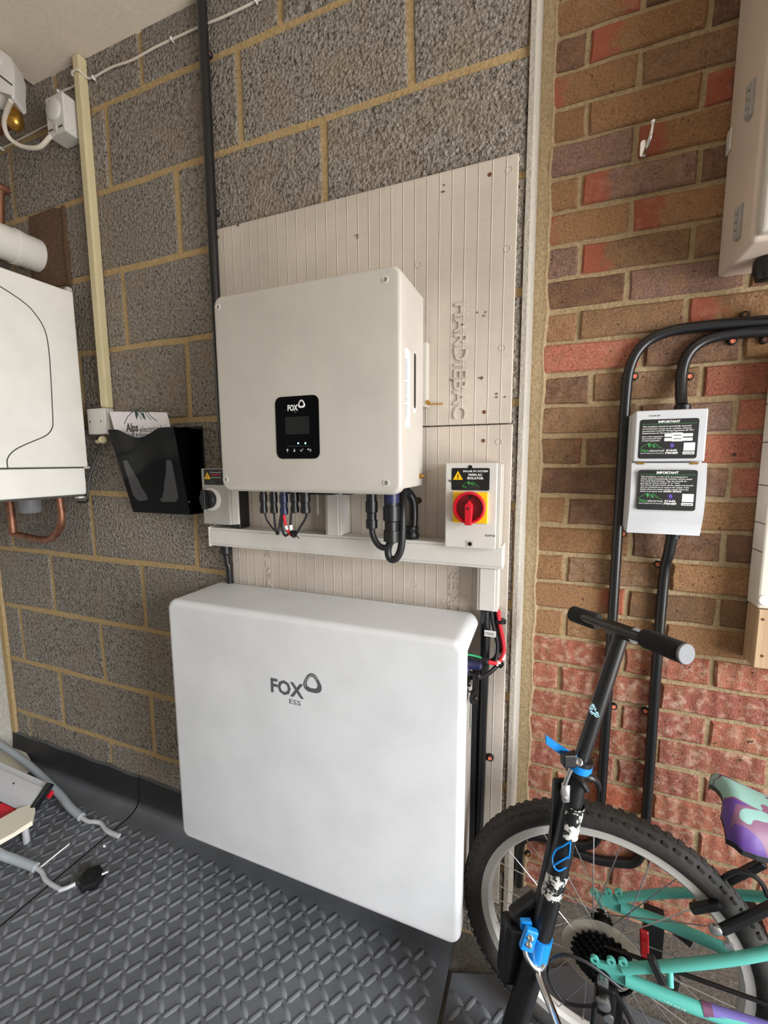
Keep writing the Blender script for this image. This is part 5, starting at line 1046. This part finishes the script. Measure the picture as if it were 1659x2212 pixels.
# quick-release clamp
m = MB(); m.tube([CL + ax * -.012, CL + ax * .018], .0205, 20); qc = m.build('clamp_collar', 'black', sco)
m = MB(); m.tube([CL + ax * -.004, CL + ax * .009], .0215, 24); m.build('clamp_band', 'blue', qc)
q0 = sc(1240, 1640, .755); m = MB(); m.lathe(sc(1250, 1646, .752), vw, [(-.012, .007), (.0, .007), (.002, .005), (.0005, .003), (.0005, .0001)], 14); m.build('clamp_bolt', 'steel', qc)
m = MB(); lv = [sc(1248, 1643, .758), sc(1225, 1630, .765), sc(1205, 1617, .770), sc(1180, 1598, .772)]
fr_l = [];
for i, p_ in enumerate(lv):
    w_ = .0080; fr_l.append((p_ - UPV * w_, p_ + UPV * w_))
vs_ = [[m.bm.verts.new(q + o) for q in pr_ for o in (Vector((0, 0, 0)), fwd * .005)] for pr_ in fr_l]
for a, b in zip(vs_[:-1], vs_[1:]):
    for k in ((0, 1), (1, 3), (3, 2), (2, 0)): m.bm.faces.new((a[k[0]], a[k[1]], b[k[1]], b[k[0]]))
m.bm.faces.new((vs_[0][0], vs_[0][2], vs_[0][3], vs_[0][1])); m.bm.faces.new((vs_[-1][0], vs_[-1][1], vs_[-1][3], vs_[-1][2])); m.build('clamp_lever', 'blue', qc)
m = MB(); m.fbox(Fr(sc(1232, 1640, .757), RGT, UPV), -.014, .010, -.013, .010, -.012, .006, .003); m.build('lever_mount', 'black', qc)
# strap hook beside the clamp
m = MB(); m.tube([sc(1250, 1675, .765), sc(1275, 1680, .76), sc(1290, 1690, .765), sc(1294, 1705, .77)], lambda t_: .008 - .004 * t_, 10, 5); m.tube([sc(1246, 1670, .765), sc(1258, 1690, .752), sc(1268, 1706, .752)], .006, 8, 4); m.build('strap_hook', 'black', sco)
m = MB(); m.tube([sc(1234, 1660, .765), sc(1222, 1690, .768), sc(1216, 1715, .77), sc(1224, 1728, .765)], .004, 8, 5); m.fbox(Fr(sc(1222, 1712, .77), RGT, UPV), -.007, .006, -.016, .016, -.005, .005, .002); m.build('wire_catch', 'steel', sco)
# black brake/stay behind the stem
s0, s1, s2 = sc(1215, 1700, .795), sc(1195, 1840, .815), sc(1158, 2010, .83)
m = MB(); m.tube([s0, s1, s2], lambda t_: .012 + .004 * t_, 12, 5); m.fbox(Fr(sc(1206, 1760, .80), RGT, (s0 - s1)), -.014, .012, -.075, .075, -.006, .006, .004); m.build('folding_strut', 'black', sco)
m = MB(); m.fbox(Fr(sc(1118, 2040, .84), RGT + UPV * -.1, UPV + RGT * .12), -.032, .030, -.066, .05, -.022, .02, .010, 3); m.fbox(Fr(sc(1135, 1985, .835), RGT + UPV * .75, UPV - RGT * .75), -.02, .045, -.03, .03, -.016, .014, .008, 2); fj = m.build('folding_block', 'black', sco)
m = MB(); m.tube([JO - ax * .022, JO + ax * .022], .0205, 24); jb_ = m.build('blue_clamp', 'blue', sco)
m = MB(); m.fbox(Fr(sc(1142, 2028, .785), RGT + UPV * -.35, UPV + RGT * .35), -.012, .012, -.020, .020, -.006, .006, .003); m.fbox(Fr(sc(1136, 1996, .80), RGT, UPV), -.01, .01, -.008, .008, -.005, .005, .001); m.build('clamp_plate', 'blue', jb_)
for py in (2026, 2040):
    m = MB(); m.lathe(sc(1146 - (py - 2026) * .25, py, .778), vw, [(0, .0052), (.003, .0052), (.004, .0038), (.002, .0026), (.002, .0001)], 14); m.build('clamp_bolt', 'chrome', jb_)
m = MB(); m.tube([JO + ax * .020, JO + ax * .036], lambda t_: .0225 - .002 * t_, 24); m.tube([sc(1133, 2040, .79), sc(1136, 2062, .785), sc(1150, 2085, .782), sc(1166, 2092, .782), sc(1175, 2080, .785)], .0052, 10, 5); m.build('chrome_collar', 'chrome', sco)
m = MB(); m.tube([JO + ax * .03, BO, BO + (BO - JO) * .12], .0215, 20); m.build('steering_tube', 'black', sco)
m = MB(); m.tube([sc(1160, 2092, .79), sc(1168, 2120, .775), sc(1192, 2180, .74), sc(1215, 2240, .70)], .0065, 12, 4); m.build('deck_brace', 'chrome', sco)
fw = BO + (BO - JO) * .12; fwx = Vector((fw.x, fw.y - .012, .0105 + .0525)); m = MB(); m.lathe(fwx - Vector((.5, .87, 0)).cross(Z).normalized() * .012, Vector((.5, .87, 0)).cross(Z), [(0, .030), (.002, .050), (.012, .0525), (.022, .050), (.024, .030)], 32); m.build('front_wheel', 'tyre', sco)
dkv = Vector((.45, -.89, 0)).normalized(); d0 = fwx + dkv * .09 + Z * .02; m = MB(); m.fbox(Fr(d0 + dkv * .22, dkv, Z), -.20, .20, -.012, .008, -.05, .05, .006, 2); m.fbox(Fr(d0, dkv, Z), -.09, .05, -.008, .02, -.02, .02, .005, 2); m.build('deck', 'black', sco)
rwc = d0 + dkv * .46; rwc.z = .0105 + .05; m = MB(); m.lathe(rwc - dkv.cross(Z) * .012, dkv.cross(Z), [(0, .028), (.002, .048), (.012, .050), (.022, .048), (.024, .028)], 32); m.build('rear_wheel', 'tyre', sco)

# ================================================================== TUBE RACK ON THE FLOOR, LEFT
rk_ = thing('bike_carrier', (-1.55, -.32, .0105), 'grey tubular bike carrier with cream plates lying on the mat at lower left', 'carrier')
G = lambda *P: [atz(a, b, z) for a, b, z in P]
m = MB(); m.tube(G((-40, 1575, .13), (0, 1607, .12), (60, 1650, .09), (125, 1712, .055), (150, 1742, .042), (176, 1765, .034)), .0125, 14, 5); t1 = m.build('tube', 'greytube', rk_)
m = MB(); m.tube(G((-40, 1822, .075), (0, 1845, .055), (35, 1858, .04), (78, 1874, .030)), .0125, 14, 5); t2 = m.build('tube', 'greytube', rk_)
ea, eb = atz(-40, 1575, .13), atz(-40, 1822, .075); m = MB(); m.tube([ea, ea + Vector((-.05, -.03, .0)), (ea + eb) / 2 + Vector((-.09, -.04, .01)), eb + Vector((-.05, -.02, 0)), eb], .0125, 14, 5); m.build('tube', 'greytube', rk_)
m = MB(); m.tube(G((174, 1764, .034), (190, 1774, .03), (205, 1775, .03), (218, 1779, .026), (232, 1795, .022), (257, 1806, .020)), lambda t_: .0068 if t_ < .8 else .0078, 10, 5); m.build('bent_rod', 'alu', t1)
m = MB(); m.tube(G((76, 1873, .03), (90, 1884, .026), (98, 1900, .022), (112, 1911, .02), (130, 1921, .019)), .0062, 10, 5); m.tube(G((128, 1923, .019), (145, 1918, .019), (163, 1909, .019)), .0060, 10); m.build('bent_rod', 'alu', t2)
m = MB(); m.tube(G((68, 1888, .02), (86, 1874, .03), (150, 1822, .042)), .0030, 8); m.lathe(atz(69, 1887, .02), (1, .6, 0), [(-.006, .006), (.006, .006)], 8); m.build('long_bolt', 'steel', rk_)
m = MB(); q = atz(197, 1895, .025); m.lathe(q - Vector((.0, .0, .013)), (0.1, -.1, 1), [(0, .034), (.014, .035), (.022, .030), (.024, .016), (.036, .014)], 6); kb = m.build('clamp_knob', 'black', rk_)
m = MB(); m.tube(G((205, 1895, .03), (233, 1882, .028)), .0042, 8); m.build('knob_bolt', 'steel', kb)
# aluminium rail
ra, rb_ = atz(-30, 1672, .10), atz(92, 1728, .075); fr = Fr(ra, rb_ - ra, (0, .75, .66)); L = (rb_ - ra).length
m = MB(); m.prism(Fr(ra, fr.u, fr.n), [(-.045, 0), (.045, 0), (.045, .006), (.030, .010), (.030, .018), (.012, .022), (-.02, .022), (-.045, .016)], -.05, L, .001, 1); rl_ = m.build('aluminium_rail', 'alu', rk_)
m = MB(); m.fbox(Fr(rb_, fr.r, fr.u), -.006, .008, -.050, .048, .0, .026, .003); m.build('rail_end_cap', 'black', rl_)
m = MB(); q = fr.p(L * .55, .01, .0225); m.lathe(q, fr.n, [(-.001, .003), (.0008, .003)], 10); m.build('rail_hole', 'black', rl_)
m = MB(); m.fbox(Fr(atz(108, 1715, .06), fr.r, fr.u), -.006, .008, -.012, .01, -.006, .006, .002); m.fbox(Fr(atz(20, 1752, .05), fr.r, fr.u), -.045, .03, -.025, .012, -.01, .01, .004); m.build('red_lamp', 'red', rk_)
def plate(poly, z, nm):
    P_ = [atz(a, b, z) for a, b in poly]; c = sum(P_, Vector()) / len(P_); m = MB(); m.prism(Fr((c.x, c.y, z - .012), (1, 0, 0), (0, 1, 0)), [(q.x - c.x, q.y - c.y) for q in P_], 0, .014, .004, 2); return m.build('cream_plate', 'beige', rk_)
plate([(-20, 1685), (40, 1683), (62, 1662), (66, 1640), (55, 1622), (20, 1610), (-20, 1612)], .055, 'a'); plate([(-20, 1828), (30, 1800), (70, 1775), (76, 1745), (66, 1737), (40, 1746), (0, 1772), (-20, 1775)], .075, 'b')
m = MB(); q = atz(55, 1795, .05); m.lathe((q.x, q.y, .0105), (0, 0, 1), [(0, .010), (.06, .009)], 12); m.build('plate_foot', 'alu', rk_)
# white scraps on the mat
for i, (px, py, r, lab) in enumerate(((364, 1746, .010, 'crumpled white scrap on the mat beside the left edge of the battery'), (226, 1829, .004, 'tiny white crumb on the mat below the rod end of the tube rack'))):
    q = atz(px, py, .014); m = MB()
    for k in range(5): m.fbox(Fr(q + Vector((random.uniform(-r, r), random.uniform(-r, r), random.uniform(-.001, .004))), (random.uniform(-1, 1), random.uniform(-1, 1), .4), (random.uniform(-1, 1), random.uniform(-1, 1), 1)), -r * .5, r * .5, -r * .3, r * .3, -.0012, .0012)
    tag(m.build('paper_scrap', 'ink'), lab, 'scrap')
